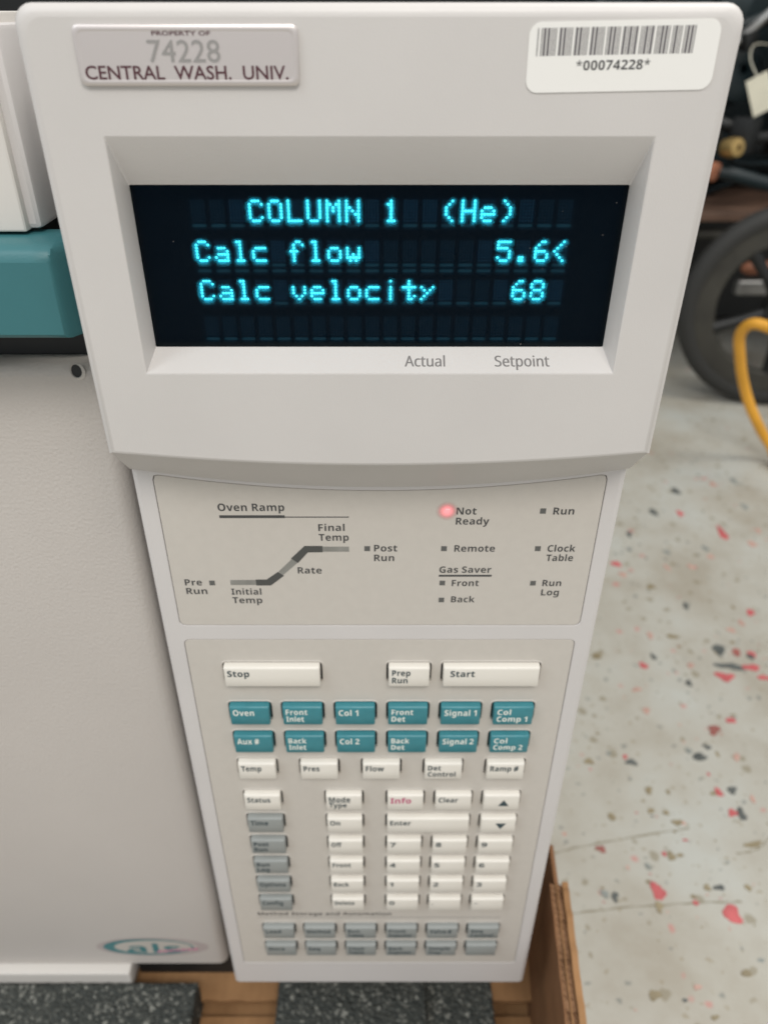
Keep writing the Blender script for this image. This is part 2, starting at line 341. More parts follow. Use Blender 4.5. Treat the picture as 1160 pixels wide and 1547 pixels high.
# outlines of a plain grotesque alphabet (r: regular, b: bold), thousandths of the type size: advance, points, faces
GLYPHS = {'rA':(429,"0,0 187,482 242,482 428,0 366,0 308,148 118,148 61,0 138,202 290,202 236,347 234,355 230,367 225,381 221,396 217,409 214,419 209,399 203,378 197,361 193,347","0.2.1 0.16.2 16.3.2 0.17.16 15.3.16 14.3.15 0.18.17 13.3.14 12.3.13 0.19.18 11.3.12 0.20.19 10.3.11 0.8.20 9.3.10 0.6.8 6.9.8 6.5.9 5.3.9 0.7.6 4.3.5"),
'rc':(322,"201,-7 156,-2 117,13 83,38 58,73 42,120 37,178 42,238 59,286 85,322 119,347 160,362 206,367 233,365 259,361 282,355 300,347 282,298 265,304 244,310 224,314 204,315 125,281 98,179 105,121 124,79 156,53 201,44 229,46 253,50 274,57 294,65 294,13 275,4 254,-2 230,-5","11.13.12 11.14.13 10.14.11 10.15.14 10.16.15 9.16.10 9.21.16 21.20.16 20.19.16 19.18.16 18.17.16 8.21.9 8.22.21 7.22.8 7.23.22 6.23.7 6.24.23 5.24.6 5.25.24 4.25.5 4.26.25 3.26.4 30.32.31 29.32.30 3.27.26 28.32.29 27.32.28 3.32.27 2.32.3 1.32.2 1.33.32 1.34.33 1.35.34 0.35.1"),
'rt':(242,"167,-7 140,-4 115,3 94,16 77,37 65,66 62,105 62,314 11,314 11,343 62,366 86,443 121,443 121,360 225,360 225,314 121,314 121,106 125,77 137,57 155,46 177,42 191,42 205,44 218,46 228,49 228,4 216,0 201,-4 184,-6","10.12.11 10.13.12 9.13.10 9.14.13 9.15.14 8.15.9 7.15.8 6.16.7 16.15.7 6.17.16 6.18.17 5.18.6 5.19.18 4.19.5 4.20.19 24.26.25 23.26.24 4.21.20 22.26.23 21.26.22 4.26.21 3.26.4 2.26.3 2.27.26 1.27.2 1.28.27 1.29.28 0.29.1"),
'ru':(415,"184,-7 127,1 86,25 61,65 53,124 53,360 113,360 113,128 133,64 193,42 243,51 276,76 293,117 299,173 299,360 358,360 358,0 310,0 301,48 298,48 277,23 250,6 218,-3","4.6.5 4.7.6 13.15.14 13.16.15 12.16.13 4.8.7 3.8.4 11.16.12 10.18.11 18.16.11 2.8.3 2.9.8 9.19.10 19.18.10 9.20.19 17.16.18 2.20.9 1.20.2 1.21.20 1.22.21 0.22.1"),
'ra':(377,"144,-7 100,0 63,19 39,52 31,100 41,148 73,183 127,206 203,215 265,217 265,238 260,277 245,301 222,314 190,318 163,316 136,310 112,301 89,291 71,335 96,347 126,357 159,364 193,366 251,359 291,337 314,300 322,245 322,0 279,0 268,51 265,51 241,25 216,7 185,-3 158,41 200,47 234,66 256,98 264,144 264,176 211,174 154,167 118,152 98,130 92,99 97,73 110,55 132,44","22.24.23 21.24.22 21.25.24 20.25.21 19.25.20 19.13.25 13.26.25 18.17.19 17.16.19 16.15.19 15.14.19 14.13.19 12.26.13 11.26.12 11.27.26 10.27.11 10.28.27 9.28.10 8.40.9 40.28.9 7.40.8 6.40.7 5.42.6 42.41.6 41.40.6 39.28.40 5.43.42 5.44.43 4.44.5 38.28.39 4.45.44 3.45.4 3.46.45 37.30.38 30.28.38 3.47.46 36.31.37 31.30.37 3.48.47 2.48.3 36.32.31 29.28.30 35.32.36 2.35.48 2.32.35 2.33.32 1.33.2 1.34.33 0.34.1"),
'rl':(173,"57,0 57,510 116,510 116,0","0.2.1 0.3.2"),
'rS':(369,"166,-7 127,-5 91,-1 60,7 34,16 34,74 61,64 94,54 131,48 169,46 216,51 249,66 270,91 277,123 274,145 267,163 253,178 232,192 203,207 164,222 110,246 72,276 48,314 40,364 45,400 60,429 83,454 114,471 151,483 193,486 231,484 266,479 297,470 326,459 307,408 281,418 253,426 223,431 192,433 153,428 124,414 107,392 101,363 104,341 111,323 125,308 144,294 171,281 206,267 245,251 278,233 303,214 322,191 333,163 337,128 326,72 291,29 236,2","28.30.29 28.31.30 27.31.28 27.32.31 26.32.27 26.33.32 26.37.33 37.36.33 36.35.33 35.34.33 25.38.26 38.37.26 25.39.38 24.39.25 24.40.39 24.41.40 23.41.24 23.42.41 22.42.23 22.43.42 22.44.43 22.45.44 21.45.22 21.46.45 21.47.46 21.48.47 20.48.21 20.49.48 20.50.49 19.50.20 19.51.50 18.51.19 18.52.51 17.52.18 16.52.17 16.53.52 15.53.16 15.54.53 14.54.15 13.54.14 13.55.54 12.55.13 11.55.12 4.6.5 11.56.55 10.56.11 4.7.6 4.8.7 9.56.10 4.9.8 4.56.9 4.57.56 3.57.4 2.57.3 2.0.57 1.0.2"),
're':(379,"210,-7 162,-2 120,14 85,40 59,76 42,122 37,177 42,232 57,279 81,316 112,344 151,361 196,367 239,362 276,347 305,322 327,290 340,250 345,204 345,169 98,169 107,115 129,76 165,52 213,44 245,45 274,50 301,58 328,69 328,17 301,6 274,-1 245,-5 99,216 283,216 277,257 262,290 234,311 195,318 158,312 129,291 109,259","11.13.12 11.14.13 10.14.11 10.15.14 9.15.10 9.38.15 38.37.15 37.16.15 9.39.38 8.39.9 8.40.39 36.16.37 8.41.40 35.16.36 35.17.16 7.41.8 7.33.41 34.17.35 34.18.17 6.33.7 6.34.33 6.18.34 6.19.18 5.20.6 20.19.6 5.21.20 4.21.5 4.22.21 3.22.4 3.23.22 27.29.28 26.29.27 3.24.23 25.29.26 24.29.25 3.29.24 2.29.3 2.30.29 1.30.2 1.31.30 1.32.31 0.32.1"),
'rp':(413,"57,-161 57,360 105,360 113,311 116,311 135,333 158,351 189,363 228,367 288,355 335,320 366,262 376,181 366,100 335,41 288,5 228,-7 190,-3 159,9 135,26 116,46 112,46 113,33 115,17 116,1 116,-13 116,-161 219,42 249,47 273,60 291,82 305,110 312,143 315,181 309,237 291,280 261,308 218,317 171,309 140,286 123,247 116,192 116,181 122,122 138,78 169,51","7.9.8 6.9.7 0.2.1 0.3.2 6.10.9 5.10.6 4.37.5 37.10.5 37.36.10 36.11.10 4.38.37 0.4.3 0.40.4 40.39.4 39.38.4 35.11.36 34.11.35 34.12.11 0.41.40 33.12.34 0.42.41 32.12.33 0.43.42 32.13.12 31.13.32 0.21.43 21.44.43 30.13.31 30.14.13 29.14.30 21.45.44 28.14.29 21.20.45 20.27.45 27.14.28 0.22.21 19.27.20 19.14.27 19.15.14 0.23.22 18.15.19 0.24.23 17.15.18 17.16.15 0.25.24 0.26.25"),
'ro':(406,"202,-7 157,-1 117,15 84,42 58,79 42,125 37,181 48,260 82,318 135,355 204,367 250,361 290,345 324,318 349,282 365,236 370,181 359,101 325,42 271,6 203,42 251,52 283,80 303,123 309,181 303,238 283,281 251,308 203,317 155,308 123,281 104,238 98,181 104,123 123,80 156,52","9.11.10 9.12.11 8.12.9 8.13.12 7.29.8 29.28.8 28.13.8 28.27.13 27.14.13 7.30.29 26.14.27 26.15.14 7.31.30 25.15.26 6.31.7 6.32.31 24.15.25 24.16.15 5.32.6 5.33.32 23.16.24 23.17.16 4.33.5 4.34.33 22.17.23 22.18.17 4.35.34 21.18.22 3.35.4 3.20.35 20.18.21 3.18.20 3.19.18 2.19.3 1.19.2 1.0.19"),
'ri':(173,"57,0 57,360 116,360 116,0 87,420 74,422 62,429 55,441 52,457 55,474 62,486 74,493 87,495 100,493 111,486 119,474 122,457 119,441 111,429 100,422","11.13.12 10.13.11 10.14.13 9.14.10 9.15.14 8.15.9 8.16.15 7.16.8 7.17.16 6.17.7 6.18.17 5.18.6 5.19.18 4.19.5 0.2.1 0.3.2"),
'rn':(415,"57,0 57,360 105,360 113,311 117,311 138,336 165,353 197,363 230,367 287,359 328,335 352,295 361,234 361,0 302,0 302,230 282,295 222,317 171,309 139,283 122,242 116,187 116,0","7.9.8 6.9.7 0.2.1 0.3.2 6.10.9 5.10.6 4.10.5 4.17.10 17.11.10 4.18.17 16.11.17 0.4.3 0.20.4 20.19.4 19.18.4 15.11.16 15.12.11 0.21.20 15.13.12 14.13.15 0.22.21"),
'b#':(434,"135,-15 58,-15 83,125 2,125 2,200 98,200 113,278 27,278 27,352 127,352 154,495 233,495 206,352 272,352 299,495 376,495 349,352 431,352 431,278 335,278 320,200 409,200 409,125 305,125 278,-15 199,-15 227,125 162,125 191,278 176,200 241,200 256,278","9.11.10 9.12.11 13.15.14 13.16.15 7.9.8 7.12.9 7.13.12 7.16.13 7.17.16 7.18.17 6.18.7 5.28.6 28.18.6 5.29.28 31.18.28 30.19.31 19.18.31 30.20.19 3.5.4 3.29.5 3.30.29 3.20.30 3.21.20 3.22.21 2.22.3 1.27.2 27.22.2 1.0.27 26.22.27 25.23.26 23.22.26 25.24.23"),
'b*':(370,"131,208 71,240 150,346 28,356 37,418 165,381 150,510 216,510 203,381 332,418 341,356 218,346 298,240 240,208 183,326","5.7.6 5.8.7 3.5.4 8.10.9 3.8.5 3.10.8 2.10.3 2.11.10 1.14.2 14.11.2 14.12.11 1.0.14 13.12.14"),
'b.':(180,"89,-9 74,-7 60,1 51,15 48,36 51,57 60,71 74,79 89,81 106,79 119,71 129,57 132,36 129,15 119,1 106,-7","7.9.8 6.9.7 6.10.9 5.10.6 5.11.10 5.12.11 4.12.5 3.12.4 3.13.12 2.13.3 2.14.13 1.14.2 1.15.14 0.15.1"),
'b0':(384,"191,-7 116,10 64,59 34,137 24,240 28,312 40,373 62,421 93,457 136,480 191,487 266,471 318,422 349,344 359,240 355,168 343,107 321,59 290,23 247,1 191,75 223,85 244,116 255,168 259,240 255,312 244,363 223,395 191,405 159,395 139,363 128,312 125,240 128,168 139,117 159,86","9.11.10 8.11.9 8.12.11 7.12.8 7.28.12 28.27.12 27.13.12 6.28.7 6.29.28 6.30.29 26.13.27 5.30.6 5.31.30 25.13.26 25.14.13 4.31.5 4.32.31 24.14.25 3.32.4 3.33.32 23.14.24 23.15.14 23.16.15 3.34.33 22.16.23 2.34.3 2.35.34 21.16.22 21.17.16 2.20.35 20.17.21 2.17.20 1.17.2 1.18.17 1.19.18 0.19.1"),
'b1':(384,"176,0 176,277 176,298 177,323 178,350 179,373 173,367 164,358 154,348 144,340 89,296 40,357 194,480 277,480 277,0","11.13.12 11.5.13 5.14.13 11.6.5 4.14.5 11.7.6 11.8.7 10.8.11 3.14.4 10.9.8 2.14.3 1.14.2 0.14.1"),
'b2':(384,"27,0 27,71 147,192 180,226 206,254 225,278 238,300 245,322 248,345 244,370 232,388 213,398 189,402 162,398 136,389 109,373 81,353 26,418 47,435 70,451 95,465 123,476 157,484 197,486 241,482 278,469 308,449 330,423 344,392 349,357 345,319 333,284 313,252 287,220 254,186 215,148 153,90 153,85 362,85 362,0","22.24.23 21.24.22 21.25.24 20.25.21 20.26.25 19.26.20 18.26.19 18.27.26 17.27.18 17.28.27 16.15.17 15.14.17 14.13.17 13.12.17 12.28.17 11.28.12 10.28.11 10.29.28 9.29.10 8.29.9 8.30.29 7.30.8 6.30.7 6.31.30 5.31.6 5.32.31 4.32.5 3.32.4 3.33.32 2.33.3 2.34.33 1.34.2 1.35.34 1.36.35 1.37.36 1.38.37 1.39.38 0.39.1"),
'b3':(384,"164,-7 90,0 26,19 26,105 57,92 90,82 123,76 153,74 199,79 229,93 246,115 251,146 249,164 241,180 227,192 206,200 176,206 136,208 99,208 99,285 136,285 175,288 204,294 223,304 235,317 242,332 244,350 240,373 228,390 207,401 175,404 143,401 116,393 93,381 73,369 26,439 57,458 92,473 134,483 183,486 249,479 300,456 332,420 343,372 336,327 313,293 280,268 240,253 240,251 291,238 327,216 350,183 357,140 352,100 337,65 311,35 274,12 225,-2","38.40.39 37.40.38 37.41.40 36.41.37 35.41.36 35.42.41 34.33.35 33.32.35 32.31.35 31.42.35 31.30.42 30.29.42 29.43.42 28.43.29 27.43.28 26.43.27 26.44.43 25.44.26 24.44.25 24.45.44 23.45.24 22.45.23 21.45.22 21.46.45 20.46.21 18.20.19 18.46.20 18.47.46 18.48.47 18.49.48 18.50.49 18.17.50 17.16.50 16.51.50 15.51.16 14.51.15 13.51.14 13.52.51 12.52.13 11.52.12 10.52.11 10.53.52 9.53.10 2.4.3 9.54.53 8.54.9 2.5.4 2.6.5 7.54.8 2.7.6 2.54.7 2.55.54 2.56.55 1.56.2 1.57.56 0.57.1"),
'b4':(384,"216,0 216,99 11,99 11,170 222,480 315,480 315,178 373,178 373,99 315,99 315,0 101,178 216,178 216,259 216,276 217,297 218,318 219,338 220,354 220,363 218,363 211,350 205,337 197,324 189,311","3.5.4 3.20.5 20.19.5 19.6.5 3.21.20 18.6.19 17.6.18 3.22.21 16.6.17 3.23.22 3.24.23 15.6.16 3.11.24 14.6.15 13.6.14 12.6.13 3.12.11 3.6.12 3.7.6 3.8.7 2.8.3 1.8.2 0.9.1 9.8.1 0.10.9"),
'b5':(384,"162,-7 125,-5 91,0 60,8 33,19 33,107 60,95 93,85 127,78 158,76 198,81 227,94 245,118 251,152 227,206 155,224 136,223 116,221 98,217 83,214 42,235 60,480 320,480 320,394 149,394 140,300 152,302 165,304 181,306 201,306 243,302 279,289 310,269 333,240 348,204 353,161 341,91 305,38 245,4","20.24.21 24.22.21 24.23.22 20.25.24 28.30.29 27.30.28 26.30.27 25.30.26 25.31.30 20.31.25 20.32.31 20.33.32 20.15.33 15.34.33 19.18.20 18.17.20 17.16.20 16.15.20 14.34.15 13.34.14 13.35.34 13.36.35 12.36.13 11.36.12 4.6.5 4.7.6 10.36.11 10.37.36 4.8.7 9.37.10 4.9.8 4.37.9 4.38.37 3.38.4 2.38.3 2.0.38 1.0.2"),
'b6':(384,"199,-7 152,-1 110,16 75,44 47,85 29,138 24,203 25,245 30,285 38,325 51,362 69,396 93,425 124,450 162,469 209,481 264,485 279,485 297,484 314,482 328,480 328,399 315,402 301,404 286,405 271,406 218,401 178,387 151,364 132,334 122,298 117,256 121,256 137,278 160,296 188,308 225,312 282,302 325,272 353,224 362,160 351,90 318,38 266,4 197,75 224,80 245,95 259,121 264,158 260,190 248,214 228,229 199,234 178,231 160,224 145,213 134,199 127,183 124,167 126,145 132,124 142,105 157,89 175,78","15.17.16 15.18.17 15.19.18 15.20.19 14.20.15 14.21.20 13.21.14 12.23.13 23.22.13 22.21.13 11.25.12 25.24.12 24.23.12 11.26.25 11.27.26 10.27.11 10.28.27 10.29.28 9.29.10 9.30.29 8.30.9 35.37.36 34.37.35 34.38.37 8.31.30 33.38.34 7.31.8 32.38.33 32.39.38 7.32.31 7.39.32 6.53.7 53.52.7 52.39.7 51.39.52 6.54.53 50.39.51 50.40.39 6.55.54 49.40.50 6.56.55 5.56.6 5.57.56 48.40.49 5.58.57 5.59.58 48.41.40 47.41.48 5.60.59 4.60.5 4.61.60 46.41.47 4.62.61 45.41.46 45.42.41 4.63.62 3.63.4 44.42.45 3.44.63 3.42.44 2.42.3 2.43.42 1.43.2 1.0.43"),
'b7':(384,"75,0 255,394 18,394 18,480 362,480 362,416 181,0","2.4.3 2.5.4 2.1.5 1.6.5 0.6.1"),
'b8':(384,"192,-7 121,2 67,28 35,68 24,122 30,166 50,201 80,229 116,251 86,273 61,299 44,331 38,371 44,406 60,435 85,457 117,473 153,482 192,486 232,482 268,473 300,457 324,435 340,406 345,370 339,331 321,299 293,274 259,253 284,239 308,222 329,203 346,180 356,154 360,124 355,87 339,55 313,29 280,9 239,-3 192,296 214,307 232,321 245,339 250,363 246,383 233,399 215,408 191,412 169,408 150,399 138,383 134,363 138,340 151,322 170,308 191,68 224,72 247,84 261,103 266,127 263,144 255,159 243,172 229,184 213,194 196,204 187,209 159,193 137,175 122,153 118,128 122,104 136,85 159,72","17.19.18 16.19.17 16.20.19 15.20.16 15.21.20 14.21.15 14.22.21 13.22.14 13.48.22 48.23.22 13.49.48 47.23.48 13.50.49 46.23.47 12.50.13 46.24.23 12.51.50 45.24.46 12.52.51 44.24.45 11.52.12 44.25.24 11.53.52 43.25.44 11.54.53 42.25.43 10.54.11 42.26.25 10.55.54 41.26.42 10.40.55 40.26.41 9.40.10 40.27.26 9.27.40 9.28.27 8.28.9 8.29.28 7.29.8 7.30.29 6.30.7 6.67.30 67.31.30 6.68.67 66.31.67 65.31.66 65.32.31 5.68.6 64.32.65 5.69.68 63.32.64 63.33.32 5.70.69 62.33.63 4.70.5 61.33.62 61.34.33 4.71.70 60.34.61 4.72.71 59.34.60 59.35.34 3.72.4 3.73.72 58.35.59 58.36.35 3.74.73 57.36.58 3.56.74 56.36.57 2.56.3 2.36.56 2.37.36 2.38.37 1.38.2 1.39.38 0.39.1"),
'b9':(384,"120,-7 104,-6 87,-6 69,-4 55,-2 55,79 69,77 83,75 98,73 113,73 166,77 205,92 233,114 251,144 262,181 267,222 263,222 246,201 225,183 197,171 156,167 101,176 58,206 31,254 21,318 32,388 65,441 117,474 185,485 231,479 273,462 309,434 336,393 354,340 360,275 358,234 354,193 346,154 333,117 315,83 290,53 260,28 221,9 175,-3 185,244 206,247 224,255 239,266 250,280 257,295 259,311 257,333 251,355 241,374 227,390 209,400 187,404 160,399 138,383 124,357 120,320 124,288 136,265 156,249","27.29.28 27.30.29 26.30.27 26.31.30 25.31.26 25.56.31 56.32.31 25.57.56 55.32.56 54.32.55 25.58.57 54.33.32 53.33.54 24.58.25 24.59.58 52.33.53 24.60.59 51.33.52 51.34.33 50.34.51 24.61.60 23.61.24 49.34.50 48.34.49 23.62.61 47.34.48 47.35.34 46.35.47 23.63.62 45.35.46 22.63.23 22.44.63 44.35.45 22.35.44 22.16.35 16.15.35 15.36.35 22.17.16 14.36.15 21.17.22 21.18.17 14.37.36 21.19.18 13.37.14 20.19.21 13.38.37 12.38.13 12.39.38 11.39.12 10.39.11 10.40.39 4.6.5 9.40.10 4.7.6 4.8.7 4.9.8 4.40.9 4.41.40 4.42.41 4.43.42 3.43.4 3.0.43 2.0.3 1.0.2"),
'bA':(463,"0,0 169,482 293,482 463,0 354,0 319,114 144,114 109,0 170,199 295,199 259,311 255,324 251,340 246,357 240,375 236,392 232,407 228,392 223,374 217,354 212,336 207,321 204,311","0.16.1 16.2.1 16.3.2 0.17.16 15.3.16 14.3.15 0.18.17 13.3.14 0.19.18 12.3.13 0.20.19 11.3.12 0.21.20 10.3.11 0.22.21 0.8.22 9.3.10 0.6.8 6.9.8 6.5.9 5.3.9 0.7.6 4.3.5"),
'bB':(451,"60,0 60,480 210,480 294,473 355,453 391,416 404,358 399,320 384,289 361,266 330,255 330,251 353,245 373,234 391,220 404,199 413,173 416,139 404,81 369,37 313,9 240,0 162,289 221,289 258,293 282,304 295,321 300,345 294,368 279,384 253,393 216,396 162,396 162,84 228,84 267,88 292,102 306,122 310,149 306,173 292,192 266,205 225,209 162,209","0.32.1 32.2.1 32.3.2 32.4.3 32.5.4 32.31.5 31.30.5 30.6.5 0.22.32 29.6.30 28.6.29 27.6.28 27.7.6 26.7.27 25.7.26 25.8.7 24.8.25 23.8.24 0.43.22 43.23.22 43.8.23 43.9.8 43.10.9 43.11.10 43.12.11 43.13.12 43.14.13 43.42.14 42.15.14 0.33.43 41.15.42 40.15.41 40.16.15 39.16.40 38.16.39 38.17.16 37.17.38 37.18.17 36.18.37 35.18.36 34.18.35 0.34.33 0.18.34 0.19.18 0.20.19 0.21.20"),
'bC':(428,"255,-7 187,1 133,24 91,61 62,110 45,170 39,239 46,307 65,367 97,417 141,455 197,478 264,486 300,484 335,477 371,467 404,453 371,370 344,382 317,392 290,399 264,402 212,391 175,358 151,306 144,238 151,171 172,120 209,88 264,78 293,80 323,85 353,93 386,103 386,18 355,7 324,-1 291,-5","11.13.12 11.14.13 10.14.11 10.15.14 10.16.15 9.16.10 9.20.16 20.19.16 19.18.16 18.17.16 8.21.9 21.20.9 8.22.21 8.23.22 7.23.8 7.24.23 6.24.7 6.25.24 5.25.6 5.26.25 5.27.26 4.27.5 4.28.27 3.28.4 32.34.33 31.34.32 3.29.28 30.34.31 29.34.30 3.34.29 2.34.3 1.34.2 1.35.34 1.36.35 0.36.1 0.37.36"),
'bD':(497,"60,0 60,480 211,480 281,473 342,453 391,419 427,374 450,315 458,244 441,138 389,61 306,15 196,0 162,84 206,84 316,123 353,242 344,311 318,359 275,387 216,396 162,396","0.21.1 21.2.1 21.3.2 21.4.3 21.5.4 21.20.5 20.6.5 0.13.21 19.6.20 18.6.19 18.7.6 17.7.18 17.8.7 16.8.17 16.9.8 15.9.16 15.10.9 14.10.15 0.14.13 0.10.14 0.11.10 0.12.11"),
'bE':(376,"60,0 60,480 336,480 336,396 162,396 162,291 324,291 324,208 162,208 162,84 336,84 336,0","0.4.1 4.2.1 4.3.2 0.5.4 0.8.5 8.6.5 8.7.6 0.9.8 0.10.9 0.11.10"),
'bF':(369,"60,0 60,480 335,480 335,396 161,396 161,273 323,273 323,189 161,189 161,0","0.4.1 4.2.1 4.3.2 0.5.4 0.8.5 8.6.5 8.7.6 0.9.8"),
'bG':(486,"262,-7 167,9 97,56 53,134 39,240 46,311 68,371 104,420 153,456 215,479 289,486 327,484 365,478 400,469 432,457 398,375 375,386 348,394 319,400 289,402 247,397 212,381 183,357 162,325 148,285 144,238 147,194 156,155 173,123 197,98 229,83 269,78 289,78 305,80 320,82 333,85 333,185 242,185 242,269 433,269 433,21 394,9 354,1 311,-5","9.11.10 9.12.11 8.12.9 8.13.12 8.14.13 8.16.14 16.15.14 7.18.8 18.17.8 17.16.8 6.20.7 20.19.7 19.18.7 6.21.20 6.22.21 5.22.6 5.23.22 5.24.23 4.24.5 4.25.24 37.39.38 37.36.39 36.40.39 3.25.4 3.26.25 3.27.26 35.40.36 3.28.27 2.28.3 2.29.28 2.30.29 34.40.35 2.31.30 33.40.34 32.40.33 31.40.32 2.40.31 1.40.2 1.41.40 1.42.41 0.42.1 0.43.42"),
'bH':(514,"60,0 60,480 162,480 162,291 352,291 352,480 453,480 453,0 352,0 352,207 162,207 162,0","0.2.1 0.3.2 4.6.5 4.7.6 0.10.3 10.4.3 10.9.4 9.7.4 0.11.10 8.7.9"),
'bI':(261,"21,0 21,58 80,85 80,395 21,422 21,480 240,480 240,422 181,395 181,85 240,58 240,0","4.6.5 4.7.6 3.7.4 3.8.7 2.8.3 2.9.8 1.9.2 1.10.9 0.10.1 0.11.10"),
'bL':(379,"60,0 60,480 162,480 162,84 357,84 357,0","0.2.1 0.3.2 0.4.3 0.5.4"),
'bM':(633,"60,0 60,480 199,480 312,113 314,113 435,480 573,480 573,0 478,0 478,227 478,252 479,279 480,308 481,335 482,359 483,375 480,375 357,0 263,0 148,376 145,376 146,359 148,336 149,308 150,278 151,249 151,223 151,0","0.20.1 20.2.1 20.19.2 19.3.2 4.16.5 16.6.5 16.15.6 15.7.6 0.21.20 18.3.19 4.17.16 14.7.15 0.22.21 13.7.14 0.23.22 12.7.13 11.7.12 0.24.23 10.7.11 0.25.24 9.7.10 0.26.25 8.7.9 0.27.26 18.4.3 18.17.4"),
'bN':(546,"60,0 60,480 189,480 397,120 399,120 397,154 396,187 395,220 394,253 394,480 486,480 486,0 357,0 148,363 145,363 147,328 149,294 151,260 151,226 151,0","0.14.1 14.2.1 14.13.2 13.3.2 8.10.9 8.11.10 0.15.14 12.3.13 0.16.15 0.17.16 0.18.17 7.11.8 0.19.18 6.11.7 5.11.6 4.11.5 12.4.3 12.11.4"),
'bO':(534,"267,-7 196,1 139,24 95,61 63,111 45,171 39,241 45,311 63,371 95,420 139,456 196,479 268,487 339,479 396,456 440,420 471,370 490,310 496,240 490,171 471,110 440,61 396,24 339,1 267,79 323,89 361,122 382,173 389,240 382,308 361,359 323,392 268,402 212,392 175,359 153,308 146,240 153,173 175,122 212,89","11.13.12 10.13.11 10.14.13 9.14.10 9.15.14 8.32.9 32.15.9 32.16.15 8.33.32 31.16.32 8.34.33 30.16.31 7.34.8 30.17.16 7.35.34 29.17.30 6.35.7 29.18.17 6.36.35 28.18.29 5.36.6 5.37.36 27.18.28 27.19.18 5.38.37 26.19.27 4.38.5 26.20.19 4.39.38 25.20.26 3.39.4 25.21.20 3.24.39 24.21.25 3.21.24 2.21.3 2.22.21 1.22.2 1.23.22 0.23.1"),
'bP':(422,"60,0 60,480 214,480 294,470 349,440 381,392 392,330 387,289 374,252 351,219 316,193 268,176 206,171 162,171 162,0 162,254 195,254 234,258 264,271 282,293 289,326 269,379 208,396 162,396","0.23.1 23.2.1 23.3.2 23.4.3 23.22.4 22.5.4 0.15.23 21.5.22 21.6.5 20.6.21 20.7.6 19.7.20 18.7.19 18.8.7 17.8.18 16.8.17 0.16.15 0.13.16 13.8.16 13.9.8 13.10.9 13.11.10 13.12.11 0.14.13"),
'bR':(443,"60,0 60,480 200,480 285,471 345,444 380,399 392,336 388,305 379,278 365,256 346,237 325,221 302,209 443,0 330,0 216,184 162,184 162,0 162,267 195,267 238,271 267,283 283,304 289,333 283,362 266,382 236,393 193,396 162,396","0.28.1 28.2.1 28.3.2 28.4.3 28.5.4 28.27.5 27.26.5 26.25.5 25.6.5 0.18.28 24.6.25 23.6.24 23.7.6 22.7.23 22.8.7 21.8.22 20.8.21 20.9.8 19.9.20 0.19.18 0.16.19 16.9.19 16.10.9 16.11.10 16.12.11 16.15.12 15.13.12 0.17.16 14.13.15"),
'bS':(370,"167,-7 95,1 31,22 31,117 66,103 102,90 138,80 175,77 207,81 228,92 240,108 244,128 237,153 217,172 187,189 150,207 133,215 114,225 95,238 77,253 61,272 48,293 39,319 36,350 47,407 80,450 131,477 199,486 235,484 270,478 305,467 341,453 308,373 277,385 249,394 223,400 195,402 170,398 151,388 140,373 136,353 141,330 158,313 187,297 226,277 260,259 289,241 312,220 329,196 340,168 343,133 332,76 297,31 242,3","26.28.27 26.29.28 26.30.29 25.30.26 25.31.30 25.33.31 33.32.31 24.36.25 36.35.25 35.34.25 34.33.25 23.37.24 37.36.24 23.38.37 23.39.38 23.40.39 23.41.40 22.41.23 22.42.41 21.42.22 21.43.42 21.44.43 20.44.21 20.45.44 19.45.20 19.46.45 18.46.19 18.47.46 17.47.18 16.47.17 16.48.47 15.48.16 14.48.15 14.49.48 13.49.14 12.49.13 12.50.49 11.50.12 11.51.50 10.51.11 2.4.3 9.51.10 2.5.4 8.51.9 2.6.5 7.51.8 2.7.6 2.51.7 2.52.51 2.53.52 1.53.2 1.0.53"),
'bT':(389,"144,0 144,395 13,395 13,480 375,480 375,395 245,395 245,0","2.4.3 2.5.4 1.5.2 0.6.1 6.5.1 0.7.6"),
'bU':(508,"252,-7 168,5 107,42 70,98 57,171 57,480 158,480 158,186 165,136 183,103 213,85 255,79 297,85 327,105 344,138 349,187 349,480 451,480 451,169 445,122 429,80 401,44 363,16 313,-1","4.6.5 4.7.6 15.17.16 15.18.17 14.18.15 4.8.7 3.8.4 14.19.18 13.19.14 3.9.8 13.20.19 12.20.13 3.10.9 2.10.3 11.20.12 2.11.10 11.21.20 2.21.11 2.22.21 1.22.2 1.23.22 0.23.1"),
'bV':(436,"163,0 0,480 103,480 193,194 196,184 200,167 206,147 211,125 215,105 218,89 221,105 225,125 230,147 236,167 240,184 243,194 334,480 437,480 273,0","0.2.1 0.3.2 15.17.16 15.18.17 0.4.3 14.18.15 0.5.4 13.18.14 0.6.5 12.18.13 0.7.6 11.18.12 0.8.7 10.18.11 0.9.8 9.18.10 0.18.9"),
